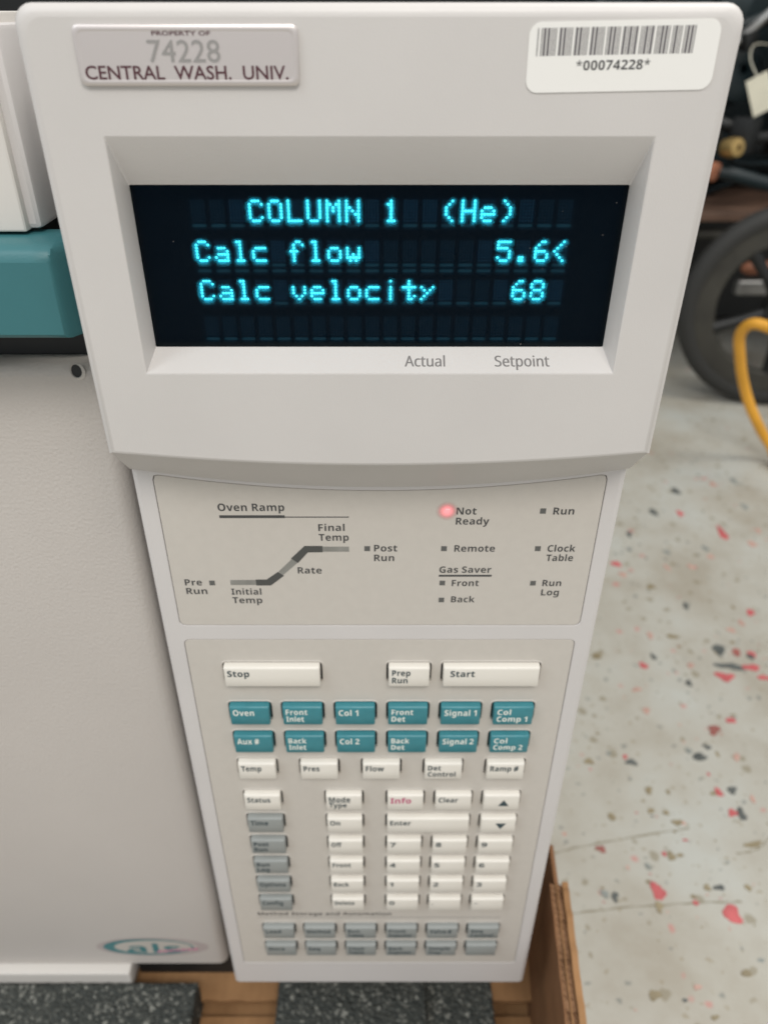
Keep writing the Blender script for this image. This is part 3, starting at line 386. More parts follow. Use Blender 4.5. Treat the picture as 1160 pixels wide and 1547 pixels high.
'bW':(649,"122,0 0,480 100,480 161,218 165,200 170,179 174,155 179,132 182,110 185,92 187,110 191,132 195,155 199,177 204,196 207,211 277,480 373,480 443,211 446,197 450,177 455,155 459,132 462,110 465,92 467,110 471,132 475,155 480,179 484,200 488,218 549,480 649,480 527,0 412,0 347,252 344,261 342,274 338,289 335,306 331,323 328,339 326,354 324,364 323,354 321,339 318,323 314,307 311,290 308,274 305,261 302,251 238,0","0.2.1 0.3.2 15.17.16 15.43.17 43.18.17 30.32.31 30.33.32 15.44.43 42.18.43 15.45.44 41.18.42 15.46.45 40.18.41 15.47.46 39.18.40 15.48.47 38.18.39 15.49.48 37.18.38 15.50.49 36.18.37 35.18.36 15.51.50 34.18.35 15.52.51 0.4.3 29.33.30 14.52.15 34.19.18 0.5.4 28.33.29 34.20.19 13.52.14 0.6.5 27.33.28 34.21.20 12.52.13 26.33.27 0.7.6 11.52.12 34.22.21 10.52.11 25.33.26 0.8.7 34.23.22 9.52.10 24.33.25 0.9.8 34.24.23 0.52.9 34.33.24"),
'bY':(419,"159,0 159,183 0,480 110,480 210,282 310,480 419,480 260,187 260,0","1.3.2 1.4.3 4.6.5 4.7.6 1.7.4 1.8.7 0.8.1"),
'ba':(406,"142,-7 97,0 60,22 36,58 28,109 38,160 69,196 120,217 192,226 256,228 256,244 252,269 241,287 223,297 199,300 172,298 146,292 121,284 95,273 62,341 94,355 128,365 165,372 203,374 268,366 316,342 345,302 355,244 355,0 285,0 266,50 263,50 239,24 214,7 183,-3 179,66 209,71 234,86 250,109 256,140 256,170 217,169 176,164 150,151 136,132 131,109 134,89 144,76 160,69","22.24.23 21.24.22 21.25.24 20.25.21 19.25.20 19.26.25 18.17.19 17.16.19 16.15.19 15.14.19 14.26.19 14.13.26 13.27.26 12.27.13 11.27.12 10.27.11 9.27.10 9.28.27 8.40.9 40.28.9 7.40.8 6.40.7 5.41.6 41.40.6 39.28.40 5.42.41 5.43.42 4.43.5 4.44.43 38.28.39 4.45.44 3.45.4 3.46.45 37.28.38 3.47.46 36.30.37 30.28.37 3.48.47 35.30.36 3.35.48 3.30.35 2.31.3 31.30.3 2.32.31 29.28.30 2.33.32 1.33.2 1.34.33 0.34.1"),
'bb':(425,"254,-7 218,-3 190,8 169,23 152,40 146,40 129,0 52,0 52,510 152,510 152,392 152,371 151,351 150,333 148,319 152,319 170,340 192,358 221,369 257,373 312,361 357,325 385,266 395,184 385,101 356,42 311,5 226,75 253,82 275,103 288,138 293,185 288,232 274,266 253,287 224,293 191,287 170,269 157,239 152,195 152,185 156,138 168,103 190,82","7.9.8 7.10.9 7.11.10 18.20.19 7.12.11 17.20.18 17.21.20 16.21.17 7.13.12 15.21.16 7.14.13 15.22.21 7.15.14 7.37.15 37.36.15 36.35.15 35.22.15 34.22.35 33.22.34 7.38.37 32.22.33 32.23.22 7.39.38 31.23.32 7.40.39 30.23.31 7.41.40 30.24.23 29.24.30 7.42.41 7.43.42 28.24.29 28.25.24 7.5.43 5.27.43 27.25.28 5.25.27 5.4.25 4.26.25 7.6.5 3.26.4 2.26.3 1.26.2 1.0.26"),
'bc':(345,"201,-7 129,5 75,39 41,97 30,181 36,242 53,291 80,328 117,353 160,368 210,373 245,372 276,366 302,358 324,349 295,271 272,280 251,287 230,291 210,293 152,265 132,182 137,134 153,101 177,81 210,75 240,77 266,83 290,93 313,106 313,21 290,8 265,0 236,-5","9.11.10 9.12.11 8.12.9 8.13.12 8.14.13 7.14.8 7.17.14 17.16.14 16.15.14 6.19.7 19.18.7 18.17.7 6.20.19 5.20.6 5.21.20 4.21.5 4.22.21 3.22.4 3.23.22 28.30.29 3.24.23 2.24.3 27.30.28 26.30.27 2.25.24 25.30.26 2.30.25 1.30.2 1.31.30 1.32.31 0.32.1 0.33.32"),
'bd':(425,"169,-7 113,5 69,41 40,101 30,183 40,265 69,325 114,361 171,373 207,370 236,358 259,341 277,320 280,320 278,333 275,351 273,372 273,393 273,510 373,510 373,0 296,0 277,48 273,48 255,27 233,9 204,-3 203,73 239,79 262,98 275,128 279,171 279,182 275,229 263,264 240,285 202,292 173,285 150,264 136,229 132,181 136,134 150,100 173,80","17.19.18 17.20.19 16.20.17 7.9.8 15.20.16 7.10.9 6.10.7 6.11.10 14.20.15 6.12.11 13.20.14 5.12.6 5.13.12 5.36.13 36.35.13 35.34.13 34.20.13 5.37.36 5.38.37 4.38.5 33.20.34 4.39.38 32.20.33 4.40.39 3.40.4 31.20.32 3.41.40 30.20.31 3.42.41 29.20.30 2.42.3 2.43.42 28.20.29 2.27.43 27.22.28 22.20.28 2.23.27 23.22.27 2.24.23 21.20.22 1.24.2 1.25.24 1.26.25 0.26.1"),
'be':(397,"218,-7 166,-2 121,14 83,40 54,76 36,123 30,181 36,240 52,288 78,325 113,352 155,368 203,373 271,363 324,330 357,278 368,207 368,158 132,158 139,121 157,92 185,74 223,68 257,70 287,75 317,84 347,97 347,19 320,8 290,0 257,-5 134,225 274,225 269,256 257,280 235,297 204,302 178,298 156,283 141,259","11.13.12 10.13.11 10.14.13 9.14.10 9.15.14 8.36.9 36.15.9 8.37.36 35.15.36 8.38.37 34.15.35 7.38.8 7.39.38 33.15.34 33.16.15 7.31.39 32.16.33 6.31.7 6.32.31 6.16.32 6.17.16 5.18.6 18.17.6 5.19.18 4.19.5 4.20.19 25.27.26 4.21.20 24.27.25 3.21.4 23.27.24 3.22.21 22.27.23 3.27.22 2.27.3 2.28.27 1.28.2 1.29.28 1.30.29 0.30.1"),
'bf':(260,"69,0 69,291 13,291 13,340 69,367 69,394 72,435 84,466 103,488 129,503 161,511 198,514 226,513 252,509 273,504 290,498 265,425 253,428 240,431 225,434 209,435 191,431 178,422 171,407 169,390 169,367 255,367 255,291 169,291 169,0","10.12.11 10.13.12 9.13.10 9.14.13 9.15.14 8.15.9 8.16.15 7.18.8 18.17.8 17.16.8 6.20.7 20.19.7 19.18.7 5.21.6 21.20.6 5.22.21 5.23.22 5.24.23 4.24.5 4.25.24 3.25.4 3.26.25 3.27.26 2.27.3 1.27.2 0.28.1 28.27.1 0.29.28"),
'bg':(425,"189,-161 152,-160 117,-156 84,-150 52,-140 52,-60 122,-81 195,-88 253,-67 273,-5 273,3 273,14 274,26 275,38 275,48 273,48 252,23 228,6 200,-4 169,-7 111,6 67,43 39,103 30,183 40,263 68,323 112,361 171,373 232,360 277,320 280,320 288,367 373,367 373,-1 361,-70 326,-120 269,-151 204,72 237,77 261,94 275,124 279,170 279,182 275,233 261,267 238,286 203,292 150,264 132,181 150,99","26.28.27 30.32.31 30.33.32 25.28.26 25.29.28 24.29.25 24.30.29 24.46.30 46.45.30 45.44.30 44.33.30 24.47.46 43.33.44 24.48.47 23.48.24 42.33.43 22.48.23 41.33.42 22.49.48 40.33.41 39.33.40 21.49.22 21.37.49 38.33.39 37.14.38 14.33.38 21.15.37 15.14.37 21.16.15 13.33.14 20.16.21 12.33.13 11.33.12 20.17.16 10.33.11 20.18.17 19.18.20 9.33.10 9.34.33 8.34.9 4.6.5 7.34.8 7.35.34 4.7.6 4.35.7 4.36.35 3.36.4 2.36.3 2.0.36 1.0.2"),
'bh':(441,"52,0 52,510 152,510 152,406 152,380 151,355 149,333 148,320 153,320 173,344 198,361 227,370 259,373 313,365 355,342 382,300 391,239 391,0 291,0 291,214 276,274 232,293 194,286 170,262 157,224 152,173 152,0","0.2.1 0.3.2 0.4.3 0.5.4 11.13.12 10.13.11 10.14.13 9.14.10 0.6.5 8.14.9 8.15.14 0.7.6 0.8.7 0.23.8 23.22.8 22.21.8 21.15.8 21.16.15 20.16.21 19.16.20 0.24.23 19.17.16 0.25.24 18.17.19 0.26.25"),
'bi':(205,"52,0 52,367 152,367 152,0 103,412 82,415 64,423 52,438 48,461 52,485 64,500 82,508 103,510 123,508 141,500 153,485 157,461 153,438 141,423 123,415","11.13.12 10.13.11 10.14.13 9.14.10 9.15.14 8.15.9 8.16.15 7.16.8 7.17.16 6.17.7 6.18.17 5.18.6 5.19.18 4.19.5 0.2.1 0.3.2"),
'bj':(205,"23,-161 6,-161 -12,-159 -29,-156 -43,-153 -43,-75 -31,-77 -20,-79 -9,-80 4,-81 23,-78 38,-69 49,-52 52,-25 52,367 152,367 152,-40 149,-72 140,-101 123,-126 98,-145 65,-157 103,412 82,415 64,423 52,438 48,461 52,485 64,500 82,508 103,510 123,508 141,500 153,485 157,461 153,438 141,423 123,415","29.31.30 28.31.29 28.32.31 27.32.28 27.33.32 26.33.27 26.34.33 25.34.26 25.35.34 24.35.25 24.36.35 23.36.24 23.37.36 22.37.23 13.15.14 13.16.15 12.16.13 12.17.16 11.17.12 10.17.11 10.18.17 4.6.5 4.7.6 9.18.10 4.8.7 4.9.8 4.18.9 4.19.18 4.20.19 4.21.20 3.21.4 2.21.3 2.0.21 1.0.2"),
'bk':(416,"52,0 52,510 152,510 152,282 152,261 151,241 149,220 147,199 148,199 159,214 169,228 180,242 192,255 295,367 408,367 262,208 416,0 301,0 195,148 152,114 152,0","0.2.1 0.3.2 12.14.13 12.15.14 0.4.3 0.5.4 11.15.12 10.15.11 0.6.5 9.15.10 0.7.6 8.15.9 8.16.15 0.8.7 0.19.8 19.18.8 18.16.8 17.16.18 0.20.19"),
'bl':(205,"52,0 52,510 152,510 152,0","0.2.1 0.3.2"),
'bm':(659,"52,0 52,367 129,367 142,320 148,320 168,344 194,361 224,370 255,373 292,370 323,360 348,344 366,320 375,320 395,344 421,361 452,370 483,373 538,365 577,342 601,300 609,239 609,0 509,0 509,214 495,274 454,293 420,286 398,265 385,231 381,184 381,0 281,0 281,214 267,274 226,293 190,286 168,262 156,224 152,173 152,0","7.9.8 16.18.17 6.9.7 15.18.16 6.10.9 0.2.1 0.3.2 15.19.18 5.10.6 14.19.15 5.11.10 4.11.5 13.19.14 4.12.11 13.20.19 0.4.3 0.37.4 37.36.4 36.35.4 35.12.4 35.13.12 35.20.13 35.26.20 26.21.20 34.26.35 34.27.26 25.21.26 34.28.27 33.28.34 24.21.25 33.29.28 0.38.37 24.22.21 33.30.29 0.39.38 32.30.33 23.22.24 32.31.30 0.40.39"),
'bn':(441,"52,0 52,367 129,367 142,320 148,320 168,344 196,361 227,370 261,373 314,365 355,342 382,300 391,239 391,0 291,0 291,214 287,249 277,274 258,289 232,293 193,286 169,262 157,224 152,173 152,0","7.9.8 6.9.7 0.2.1 0.3.2 6.10.9 5.10.6 4.10.5 4.11.10 0.4.3 0.21.4 21.20.4 20.19.4 19.11.4 19.18.11 18.12.11 17.12.18 16.12.17 0.22.21 15.12.16 15.13.12 0.23.22 14.13.15 0.24.23"),
'bo':(416,"207,-7 159,-1 116,15 80,43 53,80 36,128 30,184 42,265 78,324 134,361 209,373 258,368 300,351 336,324 363,287 380,240 385,184 373,103 337,43 281,6 208,74 242,81 266,102 279,136 283,184 279,232 266,266 242,286 208,293 173,286 150,266 137,232 132,184 137,136 150,102 174,81","9.11.10 9.12.11 8.12.9 8.13.12 7.13.8 7.28.13 28.14.13 7.29.28 27.14.28 27.15.14 7.30.29 26.15.27 7.31.30 25.15.26 6.31.7 25.16.15 6.32.31 24.16.25 5.32.6 5.33.32 23.16.24 23.17.16 22.17.23 5.34.33 4.34.5 22.18.17 4.35.34 21.18.22 4.20.35 20.18.21 3.20.4 3.18.20 3.19.18 2.19.3 1.19.2 1.0.19"),
'bp':(425,"52,-161 52,367 134,367 148,319 152,319 170,340 192,357 221,369 257,373 312,361 357,325 385,266 395,184 385,102 355,42 310,5 254,-7 218,-3 191,8 169,23 152,40 147,40 151,13 152,-13 152,-161 226,75 255,82 276,103 289,138 293,185 276,266 224,293 191,287 170,269 157,239 152,195 152,185 156,138 168,103 190,82","7.9.8 6.9.7 0.2.1 0.3.2 6.10.9 5.10.6 4.10.5 4.11.10 0.4.3 0.34.4 34.33.4 33.32.4 32.31.4 31.11.4 30.11.31 29.11.30 29.12.11 0.35.34 0.36.35 28.12.29 0.37.36 28.13.12 27.13.28 0.38.37 0.21.38 21.39.38 26.13.27 26.14.13 21.25.39 25.14.26 21.14.25 21.20.14 20.15.14 0.22.21 19.15.20 18.15.19 0.23.22 17.15.18 17.16.15 0.24.23"),
'bq':(425,"273,-161 273,-7 274,20 277,48 273,48 256,27 234,9 205,-3 169,-7 113,5 69,41 40,101 30,183 40,265 69,325 114,361 171,373 207,370 236,358 259,341 277,320 279,320 288,367 373,367 373,-161 204,72 240,78 262,96 275,127 279,170 279,182 275,229 263,264 240,285 203,292 172,285 150,264 137,229 132,181 150,99","15.17.16 15.18.17 21.23.22 21.24.23 14.18.15 14.19.18 14.20.19 13.20.14 13.21.20 13.34.21 34.33.21 33.32.21 32.31.21 31.24.21 13.35.34 13.36.35 12.36.13 12.37.36 30.24.31 12.38.37 11.38.12 29.24.30 11.39.38 28.24.29 27.24.28 10.39.11 10.25.39 26.3.27 3.24.27 25.3.26 10.4.25 4.3.25 10.5.4 2.24.3 9.5.10 9.6.5 1.24.2 9.7.6 8.7.9 0.24.1"),
'br':(305,"52,0 52,367 128,367 143,305 148,305 167,331 192,353 222,368 257,373 265,373 275,373 284,372 291,371 283,277 278,278 270,279 261,280 254,280 229,278 205,271 184,259 167,242 156,218 152,187 152,0","7.9.8 7.10.9 7.11.10 7.12.11 7.13.12 6.13.7 0.2.1 0.3.2 5.13.6 4.14.5 14.13.5 0.4.3 0.21.4 21.20.4 20.19.4 19.18.4 18.17.4 17.16.4 16.15.4 15.14.4 0.22.21 0.23.22 0.24.23"),
'bs':(334,"152,-7 116,-5 86,-2 58,5 31,15 31,97 62,85 95,75 127,69 155,66 180,69 197,75 206,85 210,98 208,107 204,115 197,123 183,132 161,142 130,156 99,171 74,185 55,201 41,220 33,243 30,271 40,316 70,348 116,367 175,373 209,372 240,367 272,358 304,345 274,273 248,283 223,292 199,298 174,300 141,293 130,275 131,267 135,260 144,252 157,244 178,235 206,223 236,210 261,196 281,181 296,162 305,139 308,109 298,60 269,23 220,1","28.30.29 28.31.30 27.31.28 27.32.31 27.33.32 26.33.27 26.37.33 37.36.33 36.35.33 35.34.33 25.39.26 39.38.26 38.37.26 25.40.39 25.41.40 24.41.25 24.42.41 24.43.42 24.44.43 24.45.44 23.45.24 23.46.45 23.47.46 22.47.23 22.48.47 21.48.22 21.49.48 20.49.21 20.50.49 19.50.20 19.51.50 18.51.19 17.51.18 17.52.51 16.52.17 15.52.16 14.52.15 14.53.52 13.53.14 12.53.13 4.6.5 11.53.12 4.7.6 4.8.7 10.53.11 4.9.8 9.53.10 4.53.9 4.54.53 4.55.54 3.55.4 2.55.3 2.0.55 1.0.2"),
'bt':(291,"178,-7 147,-4 119,4 96,19 78,41 67,73 63,115 63,291 15,291 15,334 71,367 99,445 163,445 163,367 266,367 266,291 163,291 163,115 166,97 175,84 189,76 207,73 223,74 239,77 255,80 270,85 270,10 252,4 230,-2 205,-5","10.12.11 10.13.12 9.13.10 9.14.13 9.15.14 8.15.9 7.15.8 6.16.7 16.15.7 6.17.16 5.17.6 5.18.17 5.19.18 24.26.25 5.20.19 23.26.24 22.26.23 5.21.20 21.26.22 5.26.21 4.26.5 3.26.4 2.26.3 2.27.26 1.27.2 1.28.27 1.29.28 0.29.1"),
'bu':(441,"181,-7 127,1 86,25 59,67 50,128 50,367 150,367 150,152 154,118 165,93 183,78 210,73 248,81 272,104 285,142 289,194 289,367 389,367 389,0 312,0 299,47 293,47 273,23 245,6 214,-4","4.6.5 4.7.6 15.17.16 15.18.17 14.18.15 4.8.7 13.18.14 3.8.4 3.9.8 12.18.13 3.10.9 11.20.12 20.18.12 3.11.10 3.20.11 2.21.3 21.20.3 2.22.21 19.18.20 1.22.2 1.23.22 1.24.23 0.24.1"),
'bv':(382,"140,0 0,367 105,367 175,158 181,139 185,119 188,100 189,83 192,83 197,120 207,158 277,367 382,367 242,0","0.2.1 0.3.2 10.12.11 10.13.12 0.4.3 9.13.10 0.5.4 8.13.9 0.6.5 0.7.6 0.8.7 0.13.8"),
'bw':(575,"111,0 7,367 106,367 148,204 153,186 157,164 160,141 164,119 167,99 169,84 171,84 172,95 174,109 176,125 179,142 182,158 184,172 186,184 188,191 233,367 343,367 386,191 389,178 393,161 396,140 399,118 402,99 402,84 405,84 407,98 410,117 413,140 417,163 422,186 426,204 470,367 568,367 463,0 354,0 326,128 322,142 318,162 313,186 307,211 301,235 296,258 291,277 288,290 285,290 283,277 278,258 273,235 267,211 261,185 256,162 251,142 248,127 218,0","0.2.1 0.3.2 18.20.19 18.48.20 48.47.20 47.21.20 34.36.35 34.37.36 18.49.48 46.21.47 18.50.49 45.21.46 18.51.50 44.21.45 18.52.51 43.21.44 18.53.52 42.21.43 0.4.3 33.37.34 17.53.18 42.22.21 0.5.4 41.22.42 32.37.33 17.54.53 16.54.17 41.23.22 15.54.16 0.6.5 31.37.32 40.23.41 15.55.54 40.24.23 14.55.15 39.24.40 13.55.14 13.56.55 0.7.6 30.37.31 39.25.24 38.25.39 13.57.56 12.57.13 0.8.7 38.26.25 29.37.30 11.57.12 0.9.8 38.27.26 28.37.29 10.57.11 0.10.9 0.57.10 38.28.27 38.37.28"),
'bx':(388,"3,0 128,187 9,367 123,367 194,250 266,367 379,367 260,187 385,0 271,0 194,126 117,0","1.3.2 1.4.3 4.6.5 4.7.6 1.7.4 0.7.1 0.10.7 10.8.7 0.11.10 9.8.10"),
'by':(382,"74,-161 58,-161 45,-160 33,-158 23,-156 23,-77 31,-78 41,-79 51,-80 62,-81 91,-76 112,-61 129,-40 140,-15 146,3 0,367 109,367 179,161 183,145 187,130 189,114 191,97 193,97 195,114 198,130 202,145 207,161 275,367 382,367 227,-47 201,-97 166,-133 123,-154","14.16.15 14.17.16 26.28.27 26.29.28 14.18.17 25.29.26 14.19.18 24.29.25 14.20.19 23.29.24 14.21.20 22.29.23 14.22.21 14.29.22 13.29.14 12.29.13 11.29.12 11.30.29 10.30.11 9.30.10 4.6.5 4.7.6 4.8.7 4.9.8 4.30.9 4.31.30 4.32.31 4.0.32 3.0.4 2.0.3 1.0.2")}
_gc = {}
def glyph_geo(k):
    if k not in _gc:
        a, v, f = GLYPHS[k]
        _gc[k] = (a / 1000, [tuple(int(q) / 1000 for q in p_.split(',')) for p_ in v.split()], [tuple(int(q) for q in p_.split('.')) for p_ in f.split()])
    return _gc[k]
def sans_mesh(s, wt='b'):
    vs, fs, x = [], [], 0
    for ch in s:
        if ch == ' ': x += .175; continue
        a, v, f = glyph_geo(wt + ch); n = len(vs)
        vs += [(p_[0] + x, p_[1]) for p_ in v]; fs += [tuple(i + n for i in q) for q in f]; x += a + (.010 if wt == 'b' else .0)
    return vs, fs
def put_sans(bm, s, x, z, cap, y, width=None, ext=1.1, wt='b'):
    vs, fs = sans_mesh(s, wt); k = cap / .480; x0 = min(v[0] for v in vs); x1 = max(v[0] for v in vs)
    kx = width / (x1 - x0) if width else k * ext
    nv = [bm.verts.new((x + (v[0] - x0) * kx, y, z + v[1] * k)) for v in vs]
    for f in fs:
        try: bm.faces.new([nv[i] for i in f])
        except ValueError: pass
    return (x1 - x0) * kx
H_CAP = None
def cap_h():
    global H_CAP
    if H_CAP is None: H_CAP = max(v[1] for v in text_mesh('H', 0)[0])
    return H_CAP
def put_text(bm, s, x, z, cap, y, width=None, ext=1.0, bold=.012, rot=0):
    vs, fs = text_mesh(s, bold)
    k = cap / cap_h(); x0 = min(v[0] for v in vs); x1 = max(v[0] for v in vs)
    kx = (width / (x1 - x0)) if width else k * ext
    c, sn = math.cos(rot), math.sin(rot)
    nv = [bm.verts.new((x + (v[0] - x0) * kx * c - v[1] * k * sn, y, z + (v[0] - x0) * kx * sn + v[1] * k * c)) for v in vs]
    for f in fs:
        try: bm.faces.new([nv[i] for i in f])
        except ValueError: pass
    return (x1 - x0) * kx
def lettering(name, items, y, m, parent, sans=False, origin=None):
    """items: (text, x, z, cap, width or None)"""
    bm = bmesh.new()
    for it in items: (put_sans if sans else put_text)(bm, it[0], it[1], it[2], it[3], y, width=it[4] if len(it) > 4 else None)
    org = origin or (items[0][1], y, items[0][2])
    return mesh_obj(name, bm, m, parent, org)
def flat(name, pts, y, m, parent):
    bm = bmesh.new(); r_ = ring(bm, [(x, y, z) for x, z in pts]); r2 = ring(bm, [(x, y + .06, z) for x, z in pts])
    bm.faces.new(r_); bridge(bm, r_, r2)
    cx = sum(p_[0] for p_ in pts) / len(pts); cz = sum(p_[1] for p_ in pts) / len(pts)
    return mesh_obj(name, bm, m, parent, (cx, y, cz))

# ================================================================== THE SETTING
bm = bmesh.new(); r_ = ring(bm, [(-6000, -4000, -560), (6000, -4000, -560), (6000, 3200, -560), (-6000, 3200, -560)]); bm.faces.new(r_)
floor = mesh_obj('floor', bm, 'floor'); floor['kind'] = 'structure'
bm = box(-6000, 6000, 3200, 3300, -560, 2400); wall = mesh_obj('wall', bm, 'wall'); wall['kind'] = 'structure'
CHIPS = [('r',284,527,11.9,13.1),('r',397,637,8.7,15.9),('r',436,591,10.9,29.4),('r',410,438,8.8,12.2),('r',268,356,9.4,10.3),('r',345,340,18.5,13.6),('r',377,353,16.1,11.2),('r',384,339,13.2,9.1),('r',385,373,8.2,9.7),('r',330,284,8.7,8.0),('r',219,242,4.1,5.1),('r',289,205,6.8,8.6),('r',293,185,7.7,8.2),('r',225,148,4.2,4.0),('r',211,117,12.0,14.6),('r',260,100,14.7,12.9),('r',236,108,4.5,4.1),('f',467,712,9.3,16.1),('f',464,568,12.4,12.7),('f',343,520,6.3,10.4),('f',403,541,8.1,12.1),('f',393,421,7.2,9.7),('f',378,409,8.5,9.5),('f',252,323,9.1,7.0),('f',316,356,6.7,8.5),('f',254,296,7.6,8.2),('f',318,241,5.3,8.0),('f',315,198,4.5,7.8),('f',217,49,5.4,3.8),('f',287,506,9.4,10.1),('f',484,597,6.8,11.9),('f',288,401,6.3,12.4),('f',372,521,7.1,10.4),('d',310,273,12.3,12.5),('d',176,152,7.9,6.9),('d',370,375,10.3,11.7),('k',363,640,10.5,17.6),('k',409,693,12.8,17.4),('k',317,589,7.6,13.2),('k',342,449,6.7,11.4),('k',282,369,5.5,9.7),('k',306,332,7.2,8.9),('k',353,379,12.4,19.7),('k',355,355,24.2,11.3),('k',382,368,6.8,8.7),('k',223,236,10.6,7.1),('k',285,242,15.4,8.0),('k',296,253,7.2,5.2),('k',301,207,10.2,7.3),('k',300,184,7.7,13.8),('k',258,120,9.1,4.7),('k',177,113,5.5,8.8),('g',500,720,9.3,16.3),('g',489,653,8.0,14.7),('g',353,550,7.3,11.0),('g',278,249,6.0,5.9),('g',170,115,6.0,7.3),('g',209,138,4.1,4.4),('g',308,556,6.5,8.3),('g',403,558,8.2,12.5),('b',313,483,9.2,10.9),('b',311,399,14.1,6.2),('b',224,370,8.9,12.6),('b',186,237,8.2,7.2),('b',230,207,6.8,7.3),('b',192,181,7.7,7.5),('b',230,146,6.8,7.9),('b',298,156,19.1,4.7),('b',208,105,6.4,9.1),('b',249,120,6.0,5.3),('b',222,30,5.3,3.2),('b',254,58,6.4,6.1),('b',244,176,10.9,4.9),('b',186,44,8.1,7.5),('b',226,187,5.5,5.0),('b',238,185,5.0,5.0),('b',280,120,4.5,5.8)]
for ci_, (k, x, y, wd, hh) in enumerate(CHIPS):
    wd *= .88; hh *= .86
    bm = bmesh.new(); n = 16; ph = random.random() * 6; tilt = random.uniform(-.25, .25)
    P = []
    for i in range(n):
        a = 2 * PI * i / n
        rr = .5 * (1 + .16 * math.sin(2 * a + ph) + .16 * math.sin(3 * a + ph * 2.3) + .20 * random.uniform(-1, 1))
        px, py = wd * rr * math.cos(a), hh * rr * math.sin(a)
        P.append((x + px * math.cos(tilt) - py * math.sin(tilt), y + px * math.sin(tilt) + py * math.cos(tilt)))
    top = ring(bm, [(a_, b_, -559.45 + ci_ * .004) for a_, b_ in P]); bot = ring(bm, [(x + (a_ - x) * 1.08, y + (b_ - y) * 1.08, -559.95) for a_, b_ in P])
    bm.faces.new(top); bridge(bm, top, bot)
    mesh_obj('paint_chip', bm, 'chip_' + k, floor, (x, y, -560))
rf_ = random.Random(11)
for key, cnt, s0_, s1_, cl in (('r', 34, .8, 2.0, .6), ('f', 70, .7, 2.2, .4), ('k', 40, .7, 2.0, .5), ('g', 110, .6, 2.2, .2), ('b', 200, .6, 3.0, .2)):
    bm = bmesh.new()
    for _ in range(cnt):
        if rf_.random() < cl:
            q = rf_.choice(CHIPS); x, y = q[1] + rf_.gauss(0, 16), q[2] + rf_.gauss(0, 16)
        else: x, y = rf_.uniform(105, 900), rf_.uniform(-150, 900)
        zf_ = rf_.uniform(-559.9, -559.55); n = 7; a0 = rf_.uniform(0, 6); ex = rf_.uniform(.5, 1.6); sz = s0_ + (s1_ - s0_) * rf_.random() ** 2
        bm.faces.new(ring(bm, [(x + sz * ex * math.cos(2 * PI * i / n + a0) * rf_.uniform(.7, 1.2), y + sz / ex * math.sin(2 * PI * i / n + a0) * rf_.uniform(.7, 1.2), zf_) for i in range(n)]))
    o = mesh_obj('paint_flecks', bm, 'chip_' + key, floor, (300, 300, -560)); o['kind'] = 'stuff'
for P in (((137, 148), (173, 157), (252, 171)), ((135, 99), (176, 104), (236, 108), (271, 109)), ((282, 148), (300, 152), (313, 161))):
    pts = smoothpath([(a_, b_, 0) for a_, b_ in P], 8); bm = bmesh.new(); L = []
    for i, q in enumerate(pts):
        wv = .55 + .35 * math.sin(i * 1.7); dy = random.uniform(-.5, .5)
        L.append((bm.verts.new((q.x, q.y + dy - wv, -559.8)), bm.verts.new((q.x, q.y + dy + wv, -559.8))))
    for a_, b_ in zip(L, L[1:]): bm.faces.new((a_[0], b_[0], b_[1], a_[1]))
    mesh_obj('floor_scratch', bm, 'crack', floor, (P[0][0], P[0][1], -560))

# ================================================================== THE INSTRUMENT
gc = thing('gas_chromatograph', 'putty grey gas chromatograph with lit blue display and keypad, standing in an open carton', 'instrument', (-200, 120, -505))

# --- body behind
bm = box(-420, 72, 62, 520, -500, -12, bev=3); mesh_obj('body', bm, 'door', gc, (-200, 300, -250), 30)

# --- display housing
def sag(x, z_end, z_mid): return z_mid + (z_end - z_mid) * (x / 79.0) ** 2
def head_ring(inset, z_end, z_mid, hw, ztop=.8, rt=4.2):
    P = []; hw -= inset; n = 22; zt = ztop - inset; r_ = rt
    for i in range(6):
        a = R(90 * i / 5); P.append((hw - r_ + r_ * math.cos(a), zt - r_ + r_ * math.sin(a)))
    for i in range(6):
        a = R(90 + 90 * i / 5); P.append((-hw + r_ + r_ * math.cos(a), zt - r_ + r_ * math.sin(a)))
    for i in range(n + 1):
        x = -hw + 2 * hw * i / n; P.append((x, sag(x, z_end, z_mid) + inset * .8))
    return P
F = -16.5
bm = bmesh.new()
win_o = rrect(-63.2, 63.4, -83.3, -25.2, .4, 2)
def shrink(P, d):
    return [(x - d * (1 if x > 0 else -1), z - d * (1 if z > -54 else -1)) for x, z in P]
FR = 2.6; fil = []
for i in range(6):
    a = R(90 * i / 5); fil.append(ring(bm, at_y(head_ring(FR * (1 - math.sin(a)), -109, -113.4, 78.9), F + FR * (1 - math.cos(a)))))
A, D = fil[0], fil[-1]
E_ = ring(bm, at_y(head_ring(0, -122.6, -129.4, 79.2), -.3))
G_ = ring(bm, at_y(head_ring(0, -122.6, -129.4, 79.2), 40))
W0 = ring(bm, at_y([(x, z) for x, z in shrink(win_o, -.35)], F))
W1 = ring(bm, at_y(win_o, F + .12))
def winin():
    P = []
    for x, z in win_o:
        P.append((-61.6 + (x + 63.2) * (123.2 / 126.6), -78.5 + (z + 83.3) * (41.9 / 58.1)))
    return P
WI = winin()
W2 = ring(bm, at_y(WI, -9.6)); W3 = ring(bm, at_y(WI, -9.3))
for a_, b_ in list(zip(fil, fil[1:])) + [(D, E_), (E_, G_), (W0, W1), (W1, W2), (W2, W3)]: bridge(bm, a_, b_)
tri_fill(bm, [A, W0])
bm.faces.new(G_)
head = mesh_obj('display_housing', bm, 'putty', gc, (0, 0, -60), 35)

